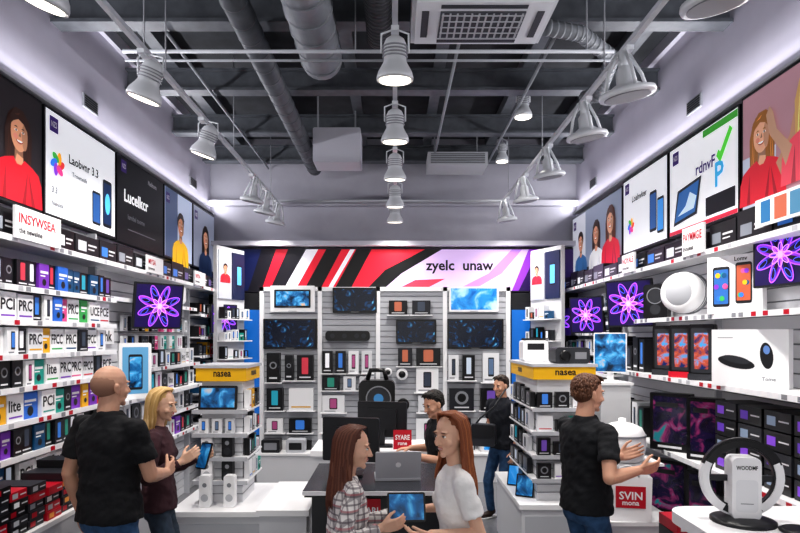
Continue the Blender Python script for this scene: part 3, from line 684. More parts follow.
# ------------------------------------------------------------------ gondola towers
def tower(x0, x1, y0, y1, ztop, zb, bx0, bx1, by0, by1, sideR):
    b = MB(); b.box(FW, bx0, bx1, by0, by1, 0, zb-.04, WH2); b.box(FW, bx0-.02, bx1+.02, by0-.02, by1+.02, zb-.04, zb, WHITE)
    b.box(FW, bx0+.03, bx1-.03, by0-.004, by0, .1, zb-.1, WH3)
    b.box(FW, x0+.04, x1-.04, y0+.04, y1-.04, zb, ztop, WH2)
    b.box(FW, x0, x1, y0, y1, ztop-.11, ztop, mat('f0b90c', .4)); b.box(FW, x0-.015, x1+.015, y0-.015, y1+.015, ztop, ztop+.025, WH3)
    Ff = FR((x0, y0, 0), X_, Z_); w = x1-x0
    b.text(Ff, 'nasea', w*.35, ztop-.07, .04, .002, BLACK, w*.35)
    Fs = FR((x1, y0, 0), Y_, Z_) if sideR else FR((x0, y1, 0), -Y_, Z_); L = y1-y0
    b.text(Fs, 'nasea', L*.35, ztop-.07, .04, .002, BLACK, L*.35)
    for i in range(1, 5):
        z = zb+(ztop-.15-zb)*i/5.
        b.box(FW, x0-.02, x1+.02, y0-.04, y1, z-.015, z, WHITE); b.box(FW, x0-.02, x1+.02, y0-.045, y0-.04, z-.03, z+.004, WH3)
    for z in [zb+k*.07 for k in range(1, int((ztop-.15-zb)/.07))]: b.box(FW, x0+.038, x1-.038, y0+.036, y1-.036, z, z+.006, GREY)
    b.done('gondola_display'); return Ff, Fs, w, L
def speaker_small(F, u, v, n, h=.2, m=WHITE):
    b = MB(); b.rbox(F, u-.045, u+.045, v, v+h, n-.07, n, .02, m); b.ell(F, u, v+h*.3, .03, .03, n+.0015, WH3 if m is WHITE else DK2); b.ell(F, u, v+h*.7, .018, .018, n+.0015, GREY); b.done('smart_speaker')
Ff, Fs, w, L = tower(-1.66, -1.24, 5.0, 5.5, 1.79, .66, -1.78, -1.0, 4.78, 5.7, True)
st = [.66+(1.79-.15-.66)*i/5. for i in range(5)]
b = MB(); F = face_frame((-1.46, 4.965, st[4]+.002), 0, R(8)); b.rbox(F, -.17, .15, 0, .2, -.015, 0, .012, BLACK); b.quad(F, -.15, .13, .02, .18, .0015, M_LAND); b.done('tablet')
for z, ms in ((st[2]+.001, (WHITE, DK)), (st[1]+.001, (WHITE, DK))):
    for i, m in enumerate(ms): speaker_small(Ff, .1+i*.17, z, .035, .17, m)
for i in range(2):
    F = FR((-1.6+i*.2, 4.9, .661), X_, Z_); speaker_small(F, .05, 0, .02, .26, WHITE)
b = MB()
for z in st[1:]:
    u = .05
    while u < L-.08: ww = rng.uniform(.05, .1); product(b, Fs, u, z+.001, ww, rng.uniform(.09, .16), -.03, .015, None, False); u += ww+.02
u = .03
while u < w-.08: ww = rng.uniform(.07, .1); product(b, Ff, u, st[3]+.001, ww, .12, -.03, .02, 1, False); u += ww+.03
b.done('boxed_accessories')
Ff, Fs, w, L = tower(1.2, 1.74, 5.2, 6.2, 1.79, .62, 1.08, 1.84, 5.12, 6.35, False)
st = [.62+(1.79-.15-.62)*i/5. for i in range(5)]
b = MB()
for z in st:
    u = .04
    while u < L-.2: ww = rng.uniform(.12, .2); product(b, Fs, u, z+.001, ww, rng.uniform(.12, .17), -.03, .015, rng.choice([0, 1, 4]), False); u += ww+.03
for z in st[1:]:
    u = .03
    while u < w-.12: ww = rng.uniform(.07, .14); product(b, Ff, u, z+.001, ww, rng.uniform(.1, .16), -.03, .02, None, False); u += ww+.03
b.done('boxed_tablets')
for i, (x, y) in enumerate(((1.14, 5.35), (1.14, 5.75))):
    b = MB(); F = face_frame((x+.01, y, .624), R(-25), R(20)); b.rbox(F, -.08, .08, 0, .2, -.012, 0, .01, BLACK); b.rquad(F, -.07, .07, .012, .188, .0015, .006, M_SKY if i else M_LAND); b.done('tablet')
b = MB(); F = FR((1.55, 5.35, 1.817), X_, Z_); b.rbox(F, -.15, .15, 0, .14, -.12, .12, .03, DK2); b.lathe((1.48, 5.23, 1.887), (0, -1, 0), [(.045, 0), (.045, .03), (.03, .03)], BLACK); b.box(F, .02, .12, .04, .1, .12, .122, GREY); b.done('projector')
b = MB(); F = FR((1.35, 5.85, 1.817), X_, Z_); b.rbox(F, -.12, .12, 0, .2, -.1, .1, .03, WHITE); b.box(F, -.08, .08, .11, .17, .1, .102, DK); b.box(F, -.1, .1, .2, .22, -.08, .08, DK); b.done('printer')

# right side: stand with shopping bag and appliance
b = MB(); b.box(FW, 1.6, 2.12, 4.55, 5.05, 0, .62, WH2); b.box(FW, 1.58, 2.14, 4.53, 5.07, .62, .65, WHITE)
for x in (1.6, 2.1): b.box(FW, x, x+.02, 4.98, 5.02, .65, 1.05, GREY)
b.box(FW, 1.6, 2.12, 4.72, 5.05, 1.03, 1.05, WHITE); b.done('display_pedestal')
def bag(x, y, z, w, h, d, yaw, txt, m=WHITE, label=RED):
    b = MB(); F = face_frame((x, y, z), yaw); t = .92
    p = [b.P(F, sx*w/2*k, v, sn*d/2*k2) for v, k, k2 in ((0, t, 1), (h, 1, .8)) for sn in (-1, 1) for sx in (-1, 1)]
    b.add(p, [(0, 1, 3, 2), (0, 2, 6, 4), (1, 5, 7, 3), (0, 4, 5, 1), (2, 3, 7, 6)], m)
    b.quad(F, -w*.34, w*.34, h*.3, h*.8, d/2+.002, label); b.text(F, txt, 0, h*.5, h*.18, d/2+.0035, WHITE, w*.56, True); b.text(F, 'mona', 0, h*.37, h*.08, d/2+.0035, WHITE, w*.4, True)
    for sn in (-1, 1):
        n = sn*d*.37; b.tube([b.P(F, -w*.2, h, n), b.P(F, -w*.17, h+.05, n), b.P(F, 0, h+.07, n), b.P(F, w*.17, h+.05, n), b.P(F, w*.2, h, n)], .006, m, 6)
    b.done('shopping_bag')
bag(1.8, 4.62, .652, .32, .33, .14, R(-10), 'SVIN')
b = MB(); b.lathe((1.84, 4.86, 1.052), Z_, [(.13, 0), (.165, .02), (.18, .12), (.175, .22), (.15, .27), (.08, .3), (.03, .31), (.03, .34), (.0, .345)], WHITE, 28); b.lathe((1.84, 4.86, 1.052), Z_, [(.183, .2), (.183, .215)], GREY, 28)
F = face_frame((1.82, 4.68, 1.12), R(-8)); b.rquad(F, -.05, .05, .0, .06, -.002, .01, DK); b.done('rice_cooker')
monitor((2.05, 5.72, 1.9), R(-25), .3, .38, M_LAND, None, 0, 'framed_display', WHITE, True)
b = MB(); b.box(FW, 1.92, 2.2, 5.6, 5.92, 0, 1.6, WH2); b.box(FW, 1.9, 2.22, 5.58, 5.94, 1.6, 1.623, WHITE); b.done('display_pedestal')
b = MB(); b.box(FW, 1.66, 2.35, 3.5, 3.88, 0, .45, WH2)
for i in range(4):
    for j in range(7):
        m = rng.choice([RED, WHITE, BLACK, mat('c0392b', .4)]); x = 1.68+i*.16; F = FR((x, 3.82, .451), X_, Z_); b.box(F, 0, .15, j*.07, j*.07+.066, -.0, .25, m); b.quad(F, .02, .1, j*.07+.02, j*.07+.045, .2515, rng.choice([WHITE, RED, BLACK]))
b.done('boxed_software')

# ring device on white table
b = MB(); F = FR((0, 0, 0), X_, Y_); b.prism(F, b.rr(1.48, 2.32, 2.45, 3.3, .12, 8), 1.06, 1.12, WHITE); b.prism(F, b.rr(1.58, 2.3, 2.6, 3.2, .08, 6), 0, 1.06, WH2); b.done('display_table')
F = face_frame((1.75, 3.02, 1.121), R(-8)); b = MB()
b.rbox(F, -.068, .068, .02, .33, -.05, .05, .03, WHITE); b.text(F, 'WOODMF', 0, .27, .02, .0515, DK, .1, True); b.rquad(F, -.052, .052, .06, .22, .0515, .02, mat('e6e7ea', .3)); b.quad(F, -.03, .03, .1, .104, .053, GREY)
C = .22
for t0, t1, m in ((25, 155, BLACK), (155, 240, WHITE), (-60, 25, WHITE), (240, 300, DK)): b.ring(F, 0, C, .158, .19, -.035, .0, m, t0, t1, 20)
b.ring(F, 0, C, .19, .2, -.03, -.005, BLACK, 20, 160, 24); b.ring(F, 0, C, .19, .2, -.03, -.005, WHITE, 160, 380, 30); b.ring(F, 0, C, .15, .158, -.03, -.005, DK, 0, 360, 30)
b.box(F, -.155, -.065, C-.02, C+.01, -.03, -.01, DK); b.box(F, .065, .155, C-.02, C+.01, -.03, -.01, DK)
b.lathe((1.75, 3.02, 1.121), Z_, [(.15, 0), (.15, .012), (.12, .02), (.06, .03)], DK, 32); b.done('steering_wheel_controller')
b = MB(); b.lathe((1.93, 2.85, 1.121), Z_, [(.09, 0), (.095, .008), (.08, .016)], DK, 24); b.tube([(1.95, 2.82, 1.13), (2.1, 2.8, 1.128), (2.25, 2.95, 1.128)], .005, DK, 6); b.done('wireless_charger')

# ------------------------------------------------------------------ central counters
b = MB(); b.box(FW, -.52, .42, 3.75, 4.45, 0, 1.06, mat('202227', .35)); b.box(FW, -.56, .46, 3.7, 4.5, 1.06, 1.08, mat('1c1d22', .25)); b.box(FW, -.57, .47, 3.69, 4.51, 1.08, 1.1, mat('34363c', .25)); b.box(FW, -.5, .4, 3.745, 3.75, .1, .2, GREY)
b.box(FW, -.57, .47, 3.684, 3.69, 1.075, 1.1, WHITE)
F = FR((0, 3.748, 0), X_, Z_); b.box(F, -.25, -.09, .84, 1.04, 0, .01, RED); b.text(F, 'SYARI', -.17, .95, .04, .0115, WHITE, .13, True); b.text(F, 'nowe', -.17, .9, .025, .0115, WHITE, .1, True); b.done('sales_counter')
b = MB(); b.box(FW, -.95, -.62, 4.2, 5.0, 0, .8, WH2); b.box(FW, -.97, -.6, 4.18, 5.02, .8, .84, WHITE); b.done('display_counter')
b = MB(); b.box(FW, -.75, .45, 5.55, 6.1, 0, .95, WH2); b.box(FW, -.78, .48, 5.52, 6.13, .95, 1.0, WHITE); b.done('checkout_counter')
monitor((-.3, 4.15, 1.345), R(168), .4, .3, M_NEB, None, 0, 'computer_monitor', DK, True)
monitor((-.12, 5.8, 1.257), R(170), .48, .34, M_NEB, None, 0, 'computer_monitor', DK, True)
def small_sign(x, y, z, w, h, t):
    b = MB(); F = face_frame((x, y, z), 0, R(6)); b.box(F, -w/2, w/2, 0, h, -.01, 0, RED); b.text(F, t, 0, h*.5, h*.25, .0015, WHITE, w*.8, True); b.text(F, 'rone', 0, h*.22, h*.14, .0015, WHITE, w*.5, True); b.box(F, -w*.3, w*.3, 0, .01, -.06, 0, DK); b.done('sale_sign')
small_sign(.07, 5.6, 1.0, .17, .18, 'SYARE')
# laptop on the counter, lid towards the camera
b = MB(); F = face_frame((.02, 3.95, 1.102), R(4)); b.box(F, -.15, .15, 0, .014, -.22, 0, WH3)
F2 = face_frame((.02, 3.96, 1.114), R(4), R(-14)); b.rbox(F2, -.15, .15, 0, .19, -.008, 0, .01, WH3); b.quad(F2, -.14, .14, .01, .18, -.0095, M_NEB); b.ell(F2, 0, .1, .018, .018, .0015, WHITE); b.done('laptop')
b = MB(); O = V((-.22, 7.4, 0)); b.lathe(O, Z_, [(.18, 0), (.18, .03), (.04, .05), (.04, 1.05), (.06, 1.08)], DK)
F = face_frame((-.22, 7.4, 1.08), 0); b.rbox(F, -.22, .22, 0, .44, -.12, .12, .07, BLACK); b.ell(F, .02, .22, .14, .14, .1215, DK2); b.ring(F, .02, .22, .14, .155, .12, .13, GREY); b.ell(F, .02, .22, .06, .06, .124, lit('3a78a8', .3))
b.tube([b.P(F, -.12, .44, 0), b.P(F, -.08, .56, 0), b.P(F, .08, .56, 0), b.P(F, .12, .44, 0)], .03, BLACK); b.done('party_speaker')

# ------------------------------------------------------------------ people
def usph(n1=16, n2=10):
    vs = [(0, 0, 1)]; fs = []
    for i in range(1, n2):
        t = math.pi*i/n2
        for j in range(n1):
            a = 2*math.pi*j/n1; vs.append((math.sin(t)*math.cos(a), math.sin(t)*math.sin(a), math.cos(t)))
    vs.append((0, 0, -1)); L = len(vs)-1
    for j in range(n1): fs.append((0, 1+j, 1+(j+1) % n1))
    for i in range(n2-2):
        for j in range(n1):
            a = 1+i*n1+j; c = 1+i*n1+(j+1) % n1; fs.append((a, a+n1, c+n1, c))
    for j in range(n1): fs.append((L, 1+(n2-2)*n1+(j+1) % n1, 1+(n2-2)*n1+j))
    return [V(v) for v in vs], fs
SPH = usph()
class Body:
    def __init__(s): s.v = []; s.f = []
    def add(s, vs, fs):
        b = len(s.v); s.v += [tuple(p) for p in vs]; s.f += [tuple(b+i for i in f) for f in fs]
    def ell(s, c, r, T=None, rx=0):
        M_ = Matrix.Rotation(rx, 3, 'X'); vs = [V(c)+M_ @ V((p.x*r[0], p.y*r[1], p.z*r[2])) for p in SPH[0]]
        if T: vs = [T(p) for p in vs]
        s.add(vs, SPH[1])
    def sph(s, c, r): s.ell(c, (r, r, r))
    def cap(s, pts, rad, seg=12, T=None, ends=True):
        pts = [V(p) for p in pts]
        if T: pts = [T(p) for p in pts]
        s.add(*chain(pts, rad, seg))
        if ends:
            for p, r in zip(pts, rad): s.sph(p, r if not isinstance(r, tuple) else min(r))
    def rings(s, R_, T=None, seg=24):
        vs = []; fs = []
        for (z, rx, ry, yc) in R_:
            for j in range(seg):
                a = 2*math.pi*j/seg; ca, sa = math.cos(a), math.sin(a)
                e = .85; x = rx*abs(ca)**e*(1 if ca > 0 else -1); y = ry*abs(sa)**e*(1 if sa > 0 else -1)
                p = V((x, yc+y, z)); vs.append(T(p) if T else p)
        n = len(R_)
        for i in range(n-1):
            for j in range(seg): fs.append((i*seg+j, i*seg+(j+1) % seg, (i+1)*seg+(j+1) % seg, (i+1)*seg+j))
        fs.append(tuple(range(seg-1, -1, -1))); fs.append(tuple((n-1)*seg+j for j in range(seg)))
        s.add(vs, fs)
    def make(s, name, k, vox, m, parent, smooth=4, fold=0, seed=0):
        me = bpy.data.meshes.new(name); me.from_pydata([tuple(c*k for c in p) for p in s.v], [], s.f); me.update()
        ob = bpy.data.objects.new(name, me); COL.objects.link(ob)
        if vox:
            r = ob.modifiers.new('r', 'REMESH'); r.mode = 'VOXEL'; r.voxel_size = vox; r.use_smooth_shade = True
            sm = ob.modifiers.new('s', 'SMOOTH'); sm.factor = .5; sm.iterations = smooth
            dg = bpy.context.evaluated_depsgraph_get(); dg.update()
            nm = bpy.data.meshes.new_from_object(ob.evaluated_get(dg)); ob.modifiers.clear(); ob.data = nm; bpy.data.meshes.remove(me); me = nm
        if fold:
            me.update(); ns = [v.normal.copy() for v in me.vertices]
            for v, n in zip(me.vertices, ns):
                q = v.co; h = noise.noise(V((q.x*9+seed, q.y*9, q.z*14+q.x*6)))+.6*noise.noise(V((q.x*22, q.y*22+seed, q.z*30-q.x*14)))
                v.co = q+n*h*fold
        me.polygons.foreach_set('use_smooth', [True]*len(me.polygons))
        me.materials.clear(); me.materials.append(m); me.name = name; ob.parent = parent; return ob
def ik(S, Wt, a, bb, pole):
    d = Wt-S; L = d.length
    if L > (a+bb)*.995: d = d*((a+bb)*.995/L); L = (a+bb)*.995; Wt = S+d
    u = d/L; x = (a*a-bb*bb+L*L)/(2*L); h = math.sqrt(max(a*a-x*x, 0))
    p = V(pole); p = (p-u*p.dot(u)); p = p.normalized() if p.length > 1e-4 else u.orthogonal()
    return S+u*x+p*h, Wt
def person(name, loc, yaw, H, sex='m', skin='d9a283', hair=('short', '3a2618'), top=('17181c', 'short'), topmat=None, pants=M_JEAN, shoes='1a1a1c',
           aR=None, aL=None, lean=0, hy=0, hp=0, bulk=1., vox=.005, smile=False, cR=.35, cL=.35, stance=.1, palmR=None, palmL=None, hairlen=.3, step=0):
    k = H/1.75; loc = V(loc); ys = R(yaw); Rw = Matrix.Rotation(ys, 3, 'Z'); Ri = Rw.inverted()
    E_ = bpy.data.objects.new(name, None); COL.objects.link(E_); E_.location = loc; E_.rotation_euler = (0, 0, ys); E_.empty_display_size = .2
    tl = lambda p: (Ri @ (V(p)-loc))/k
    dl = lambda d: (Ri @ V(d)).normalized()
    fem = sex == 'f'; le = R(lean)
    def bend(p):
        p = V(p); t = min(max((p.z-.95)/.3, 0), 1); t = t*t*(3-2*t); q = p-V((0, 0, .95))
        return V((0, 0, .95))+Matrix.Rotation(-le*t, 3, 'X') @ q
    HM = Matrix.Rotation(R(hy), 3, 'Z') @ Matrix.Rotation(R(hp), 3, 'X')
    def hd(p):
        pv = V((0, -.005, 1.50)); return bend(pv+HM @ (V(p)-pv)-V((0, 0, .008)))
    sk = mat(skin, .55, 0, 0, .04, 151); shirt = topmat or mat(top[0], .9, 0, 0, .2, 45)
    bs = sk.node_tree.nodes['Principled BSDF']; bs.inputs['Subsurface Weight'].default_value = .12; bs.inputs['Subsurface Radius'].default_value = (.012, .005, .003)
    try: bs.inputs['Subsurface Scale'].default_value = 1.0
    except Exception: pass
    sw = (.16 if fem else .19)*bulk; sz = 1.395
    nk = .048 if fem else .06
    B = Body()
    B.cap([(0, -.014, 1.40), (0, -.012, 1.47)], [nk*1.12, nk], 14, bend, ends=False)
    B.cap([(0, -.012, 1.46), (0, -.004, 1.57)], [nk, nk*.95], 14, hd, ends=True)
    B.ell((0, -.014, 1.662), (.074, .096, .090), hd); B.ell((0, .022, 1.618), (.064, .070, .088), hd)
    jw = .046 if fem else .053
    B.ell((0, .030, 1.560), (jw, .052, .036), hd); B.ell((0, .074, 1.538), (.019 if fem else .024, .016, .016), hd)
    B.ell((0, .080, 1.576), (.022, .012, .018), hd)
    B.cap([(0, .088, 1.645), (0, .101, 1.622), (0, .109, 1.606)], [.007, .0085, .011], 8, hd)
    for sg in (-1, 1):
        B.ell((sg*.010, .097, 1.603), (.008, .010, .007), hd)
        B.ell((sg*.030, .076, 1.663), (.022, .012, .0065), hd)
        B.ell((sg*.040, .062, 1.604), (.021, .021, .021), hd)
        B.ell((sg*.030, .072, 1.628), (.018, .013, .006), hd)
        B.ell((sg*.077, -.008, 1.622), (.008, .019, .030), hd, .2); B.ell((sg*.082, -.014, 1.636), (.007, .013, .014), hd); B.ell((sg*.075, 0.002, 1.598), (.007, .01, .01), hd)
    T = Body()
    if fem:
        tr = [(.86, .180, .130, 0), (.93, .178, .130, -.003), (1.02, .150, .112, 0), (1.1, .132, .102, 0), (1.18, .14, .108, .004), (1.27, .15, .112, .004), (1.35, .15, .10, 0), (1.41, .125, .078, -.008), (1.445, .072, .062, -.01), (1.46, .058, .057, -.01)]
    else:
        tr = [(.87, .180, .134, 0), (.95, .178, .132, 0), (1.05, .165, .121, 0), (1.15, .166, .122, 0), (1.25, .178, .128, 0), (1.34, .182, .125, -.004), (1.40, .165, .105, -.01), (1.44, .11, .08, -.012), (1.47, .074, .072, -.012), (1.485, .066, .066, -.012)]
    tr = [(z, rx*bulk, ry*bulk, yc) for i, (z, rx, ry, yc) in enumerate(tr)]
    T.rings(tr, bend)
    if fem:
        for sg in (-1, 1): T.ell((sg*.066, .064, 1.25), (.064, .056, .066), bend)
    T.cap([(-sw+.01, -.005, sz), (-sw*.5, -.01, sz+.018), (0, -.014, sz+.03), (sw*.5, -.01, sz+.018), (sw-.01, -.005, sz)], [.05*bulk, .05, .05, .05, .05*bulk], 12, bend)
    for sg, arm, palm, curl in ((1, aR, palmR, cR), (-1, aL, palmL, cL)):
        S = bend((sg*sw, -.005, sz))
        if arm is None: Wt = bend((sg*(sw+.07), .04, .88)); pole = V((sg*.3, -1, 0))
        else: Wt = tl(arm[0]); pole = V(arm[1])
        El, Wr = ik(S, Wt, .285, .255, pole); f = (Wr-El).normalized()
        f2 = dl(arm[2]) if (arm is not None and len(arm) > 2) else f
        ra = (.040, .034, .037, .024) if fem else (.048, .041, .043, .029)
        B.cap([S, S.lerp(El, .5), El], [ra[0], ra[0]*.97, ra[1]], 12)
        B.cap([El, El.lerp(Wr, .3), Wr], [ra[1]*.98, ra[2], ra[3]], 12)
        n = dl(palm) if palm else V((-sg, 0, 0)) if arm is None else V((0, 0, -1))
        n = (n-f2*n.dot(f2)); n = n.normalized() if n.length > .05 else f2.orthogonal().normalized()
        t = (n.cross(f2)*(-sg)).normalized(); hs = .93 if fem else 1.05
        if arm is None: t = V((0, 1, 0)); t = (t-f2*t.dot(f2)).normalized()
        def P(a, c, d=0): return Wr+(f2*a+t*c+n*d)*hs
        for c in (-.03, -.01, .011, .031): B.cap([P(0, c*.5), P(.05, c*.95), P(.09, c)], [.015, .013, .0105], 8)
        for c, Lf in ((.031, .072), (.0105, .08), (-.01, .074), (-.03, .058)):
            p = P(.09, c); a = 0; pts = [p]
            for q, fr in enumerate((.45, .32, .23)):
                a += curl*(1.1 if q else .8); dd = (f2*math.cos(a)+n*math.sin(a)+t*c*1.8*(1 if q == 0 else .5)).normalized(); p = p+dd*Lf*fr*hs; pts.append(p)
            B.cap(pts, [.0092, .0085, .0078, .0068], 8)
        p0 = P(.02, .02); p1 = P(.05, .048, .012); p2 = p1+(f2*.75+t*.45+n*(.2+curl*.5)).normalized()*.032*hs; p3 = p2+(f2*.9+t*.1+n*(.2+curl*.6)).normalized()*.026*hs
        B.cap([p0, p1, p2, p3], [.015, .0115, .0095, .008], 8)
        g = .014
        if top[1] == 'short':
            Se = S.lerp(El, .66)
            T.add(*chain([S, S.lerp(El, .3), Se], [ra[0]+g-.002, ra[0]+g+.001, ra[0]+g+.005], 16)); T.sph(S, ra[0]+g-.003)
        else:
            Sf = El.lerp(Wr, .93); T.cap([S, S.lerp(El, .5), El], [ra[0]+g-.002, ra[0]+g*.9, ra[1]+g], 14)
            T.add(*chain([El, El.lerp(Wr, .4), Sf], [ra[1]+g, ra[2]+g*.8, ra[3]+g*.9], 14))
    B.make('skin', k, vox, sk, E_, 2)
    T.make('shirt', k, .009, shirt, E_, 3, .010*k, yaw)
    L = Body()
    L.rings([(.95, .12*bulk, .09*bulk, 0), (.91, .155*bulk, .110*bulk, -.004), (.86, .162*bulk, .115*bulk, -.006), (.80, .15*bulk, .1*bulk, 0)], None)
    SH = Body(); so = Body()
    for sg in (-1, 1):
        hip = V((sg*.084, 0, .85)); ank = V((sg*stance, sg*step, .09)); kn, ank = ik(hip, ank, .405, .385, V((0, 1, 0)))
        L.cap([hip, hip.lerp(kn, .5), kn], [.086, .076, .061], 14)
        L.add(*chain([kn, kn.lerp(ank, .35), ank.lerp(kn, .03)], [.061, .06, .05], 14)); L.sph(kn, .061)
        SH.cap([ank+V((0, -.02, -.01)), ank+V((0, .03, -.035)), ank+V((sg*.012, .12, -.052))], [.042, .042, .034], 12); so.rings([(0, .045, .135, 0), (.022, .046, .137, 0)], lambda p, a=ank, s_=sg: V((p.x+a.x+s_*.006, p.y+a.y+.045, p.z)))
    L.make('trousers', k, .009, pants, E_, 5, .004*k, yaw+3); SH.make('shoes', k, .007, mat(shoes, .5), E_, 3); so.make('soles', k, None, mat('dcdcdc', .6), E_)
    D = MB()
    def de(c, r, m, rx=0):
        Bq = Body(); Bq.ell(c, r, hd, rx); D.add([V(p)*k for p in Bq.v], Bq.f, m, True)
    for sg in (-1, 1):
        de((sg*.030, .0790, 1.6415), (.0125, .0085, .0058), mat('f2eeea', .2)); de((sg*.030, .0853, 1.6415), (.0055, .003, .0055), mat('3a2a20', .1))
        de((sg*.031, .0850, 1.6645), (.017, .006, .0028), mat(hair[2] if len(hair) > 2 else hair[1], .8)); de((sg*.030, .0835, 1.6480), (.0145, .007, .0016), mat('3a2620', .6))
    lp = mat(shade(skin, .78), .4); lq = mat('b8625c', .4) if fem else lp
    de((0, .0895, 1.5805), (.020, .006, .003), lq); de((0, .0885, 1.5725), (.017, .006, .0038), lq)
    if smile: de((0, .0915, 1.5768), (.015, .005, .0024), mat('f5f2ee', .3))
    D.done('face_features', E_, True)
    Hh = Body(); st_ = hair[0]; hm = mat(hair[1], .55, 0, 0, .3, 90); hm2 = mat(hair[3], .55) if len(hair) > 3 else hm
    rg = random.Random(int(H*1000)+7); H2 = Body()
    def ptE(a, e, r=1.0):
        ce = math.cos(e) if e > 0 else 1-.12*abs(e)
        return V((math.sin(a)*ce*.081*r, -.024+math.cos(a)*ce*.098*r, 1.674+math.sin(e)*.086*r))
    if st_ == 'buzz':
        Hh.ell((0, -.032, 1.645), (.0765, .086, .076), hd); Hh.make('hair', k, None, mat(hair[1], .9), E_)
    else:
        Hh.ell((0, -.030, 1.680), (.080, .094, .080), hd); Hh.ell((0, -.048, 1.635), (.076, .070, .068), hd)
        if st_ == 'short':
            for i in range(560):
                a = rg.uniform(-math.pi, math.pi); front = math.cos(a)
                lo = .66 if front > .35 else (.25 if front > 0 else -.75); e0 = rg.uniform(lo, 1.5)
                da = .28*(1 if a > 0 else -1) if front > 0 else 0; w = rg.uniform(-.06, .06)
                (Hh if i % 3 else H2).cap([ptE(a, e0, 1.0), ptE(a+da*.5+w, e0-.16, 1.035), ptE(a+da+w, e0-.32, 1.015)], [.006, .006, .003], 5, hd, False)
            for i in range(50):
                x = rg.uniform(-.05, .05)
                (Hh if i % 3 else H2).cap([(x-.02, .02, 1.756), (x-.005, .045, 1.748), (x+.012, .062, 1.726)], [.007, .007, .003], 5, hd, False)
        else:
            zt = 1.62-hairlen
            for i in range(230):
                a = R(rg.uniform(76, 284)); sx, cy = math.sin(a), math.cos(a); j = rg.uniform(.96, 1.06)
                end = zt+rg.uniform(-.03, .04)+(.05 if cy > 0 else 0); wv = rg.uniform(0, 6); sd = 1 if sx > 0 else -1
                tx = rg.uniform(.0, .045) if cy > -.3 else 0
                pts = [(sd*.006, .045+.03*cy-tx*.3, 1.757), (sx*.050*j, .012+.06*cy, 1.752), (sx*.078*j, -.014+.088*cy*j, 1.712), (sx*.085*j, -.018+.096*cy*j, 1.66), (sx*.086*j, -.018+.092*cy*j, 1.60)]
                pts = [hd(p) for p in pts]; q = pts[-1]; dirr = HM @ V((sx, cy, 0))
                while q.z > end:
                    out = .002 if q.z > 1.5 else (.012 if q.z > 1.40 else .002)
                    q = q+V((dirr.x*out+.006*math.sin(q.z*34+wv*.3), dirr.y*out+.005*math.cos(q.z*30+wv*.3), -.045)); pts.append(q)
                L_ = len(pts); (Hh if i % 3 else H2).cap(pts, [.007]+[.010]*(L_-3)+[.008, .002], 5, None, False)
        Hh.make('hair', k, None, hm, E_); H2.make('hair_strands', k, None, hm2, E_)
    return E_

person('bald_man', (-1.75, 3.68, 0), -22, 1.88, 'm', 'c99c84', ('buzz', '94705e', '6a4a3a'), ('131418', 'short'), bulk=1.08, hy=-14, hp=-4,
       aR=((-1.50, 3.93, 1.16), (.6, -1, -.5), (.1, 1, .25)), aL=None, palmR=(-1, 0, 0))
person('blonde_woman', (-1.69, 4.3, 0), -78, 1.69, 'f', 'deb59c', ('long', 'c9a468', '8a6438', 'dfc08c'), ('43282f', 'long'), hy=-18, hp=-12, hairlen=.16, smile=True, pants=M_JEAN2,
       aR=((-1.47, 4.14, 1.19), (.3, -1, -1), (.7, .2, .5)), aL=((-1.43, 4.40, 1.17), (-.3, -1, -1), (.8, -.2, .3)), palmR=(0, 1, .2), palmL=(0, -1, .3))
b = MB(); F = FR((-1.35, 4.22, 1.2), (.55, -.3, 0), (.25, .1, 1)); b.rbox(F, -.05, .05, -.08, .11, -.01, 0, .012, BLACK); b.rquad(F, -.043, .043, -.07, .1, .0015, .008, M_LAND); b.done('smartphone')
person('brunette_woman', (-.27, 3.12, 0), -72, 1.59, 'f', 'dcb098', ('long', '5a2f20', '3a2018', '744632'), topmat=M_PLAID, top=('ffffff', 'long'), hy=-20, hp=-6, hairlen=.30, smile=True,
       aR=((-.07, 2.98, 1.10), (.3, -1, -.8), (1, .1, .2)), aL=((.0, 3.3, 1.08), (-.3, -1, -.8), (1, 0, .1)), palmR=(0, 1, .3), palmL=(0, -.3, 1), lean=4)
person('auburn_woman', (.34, 3.15, 0), 98, 1.66, 'f', 'e0b49b', ('long', '85492a', '5a3018', 'a4643a'), ('f0efee', 'short'), hy=32, hp=-4, hairlen=.27, smile=True,
       aR=((.17, 3.36, 1.09), (.3, -1, -.8), (-1, 0, .1)), aL=((.18, 2.95, 1.08), (-.2, -1, -.8), (-1, .15, 0)), palmL=(0, .3, 1), palmR=(0, 0, 1), lean=4)
b = MB(); F = face_frame((.06, 3.14, 1.16), R(3), R(25)); b.rbox(F, -.1, .1, -.075, .075, -.01, 0, .01, BLACK); b.quad(F, -.09, .09, -.066, .066, .0015, M_LAND); b.done('tablet')
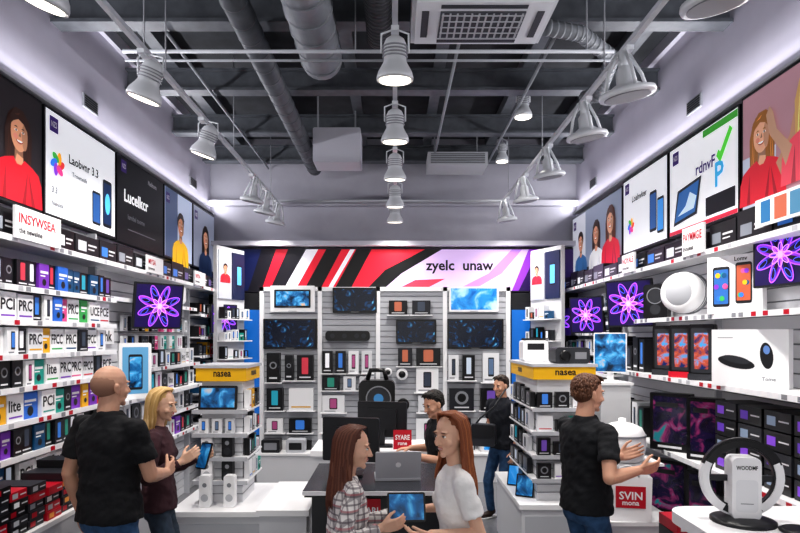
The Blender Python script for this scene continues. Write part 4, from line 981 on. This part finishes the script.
person('dark_haired_man', (1.28, 4.02, 0), -66, 1.8, 'm', 'cf9f86', ('short', '5a3826', '4a2a18', '6e4832'), ('14161b', 'short'), bulk=1.04, hy=-10, hp=-8,
       aR=((1.55, 3.82, 1.2), (.4, -1, -.8), (1, .1, .15)), aL=((1.56, 4.17, 1.22), (-.4, -1, -.8), (1, 0, .3)), palmR=(0, 1, .5), palmL=(0, -1, .5))
person('shop_assistant', (.41, 5.15, 0), 105, 1.6, 'm', 'cd9d84', ('short', '14100e', '14100e', '2a2420'), ('17181d', 'short'), hy=20, hp=-14,
       aR=((.14, 5.35, 1.06), (.4, -1, -.6), (-1, 0, -.1)), aL=((.16, 5.0, 1.06), (-.4, -1, -.6), (-1, .1, 0)), vox=.006, lean=6)
person('standing_man', (1.2, 6.75, 0), 125, 1.62, 'm', 'cd9d84', ('short', '2a1c14', '2a1c14', '3a2a1c'), ('1a1d26', 'short'), hy=6, hp=-10, bulk=.98, vox=.006, shoes='3a2a22',
       aR=((.99, 6.75, .98), (.6, -1, -.4), (-.5, -.3, -.6)), aL=None, stance=.12, step=.06)
b = MB(); F = face_frame((.97, 6.56, .86), R(-20)); b.rbox(F, -.13, .13, 0, .24, -.05, .05, .03, DK2); b.rbox(F, -.12, .12, .1, .235, .05, .06, .02, DK); b.tube([b.P(F, -.1, .22, 0), b.P(F, -.04, .3, -.02), b.P(F, .1, .42, -.08), b.P(F, .22, .62, -.12)], .01, DK, 6); b.done('messenger_bag')

# ------------------------------------------------------------------ world, camera
w = bpy.data.worlds.new('World'); sc.world = w; w.use_nodes = True
w.node_tree.nodes['Background'].inputs[0].default_value = (1, .99, .97, 1); w.node_tree.nodes['Background'].inputs[1].default_value = 1.1
cd = bpy.data.cameras.new('Camera'); cam = bpy.data.objects.new('Camera', cd); COL.objects.link(cam)
cd.sensor_width = 36; cd.lens = 27; cd.shift_x = .00625; cd.shift_y = .088; cam.location = (0, 0, 2.05); cam.rotation_euler = (math.pi/2, 0, 0); cd.clip_start = .05
sc.camera = cam
print('objects', len(bpy.data.objects), sc.view_settings.look)
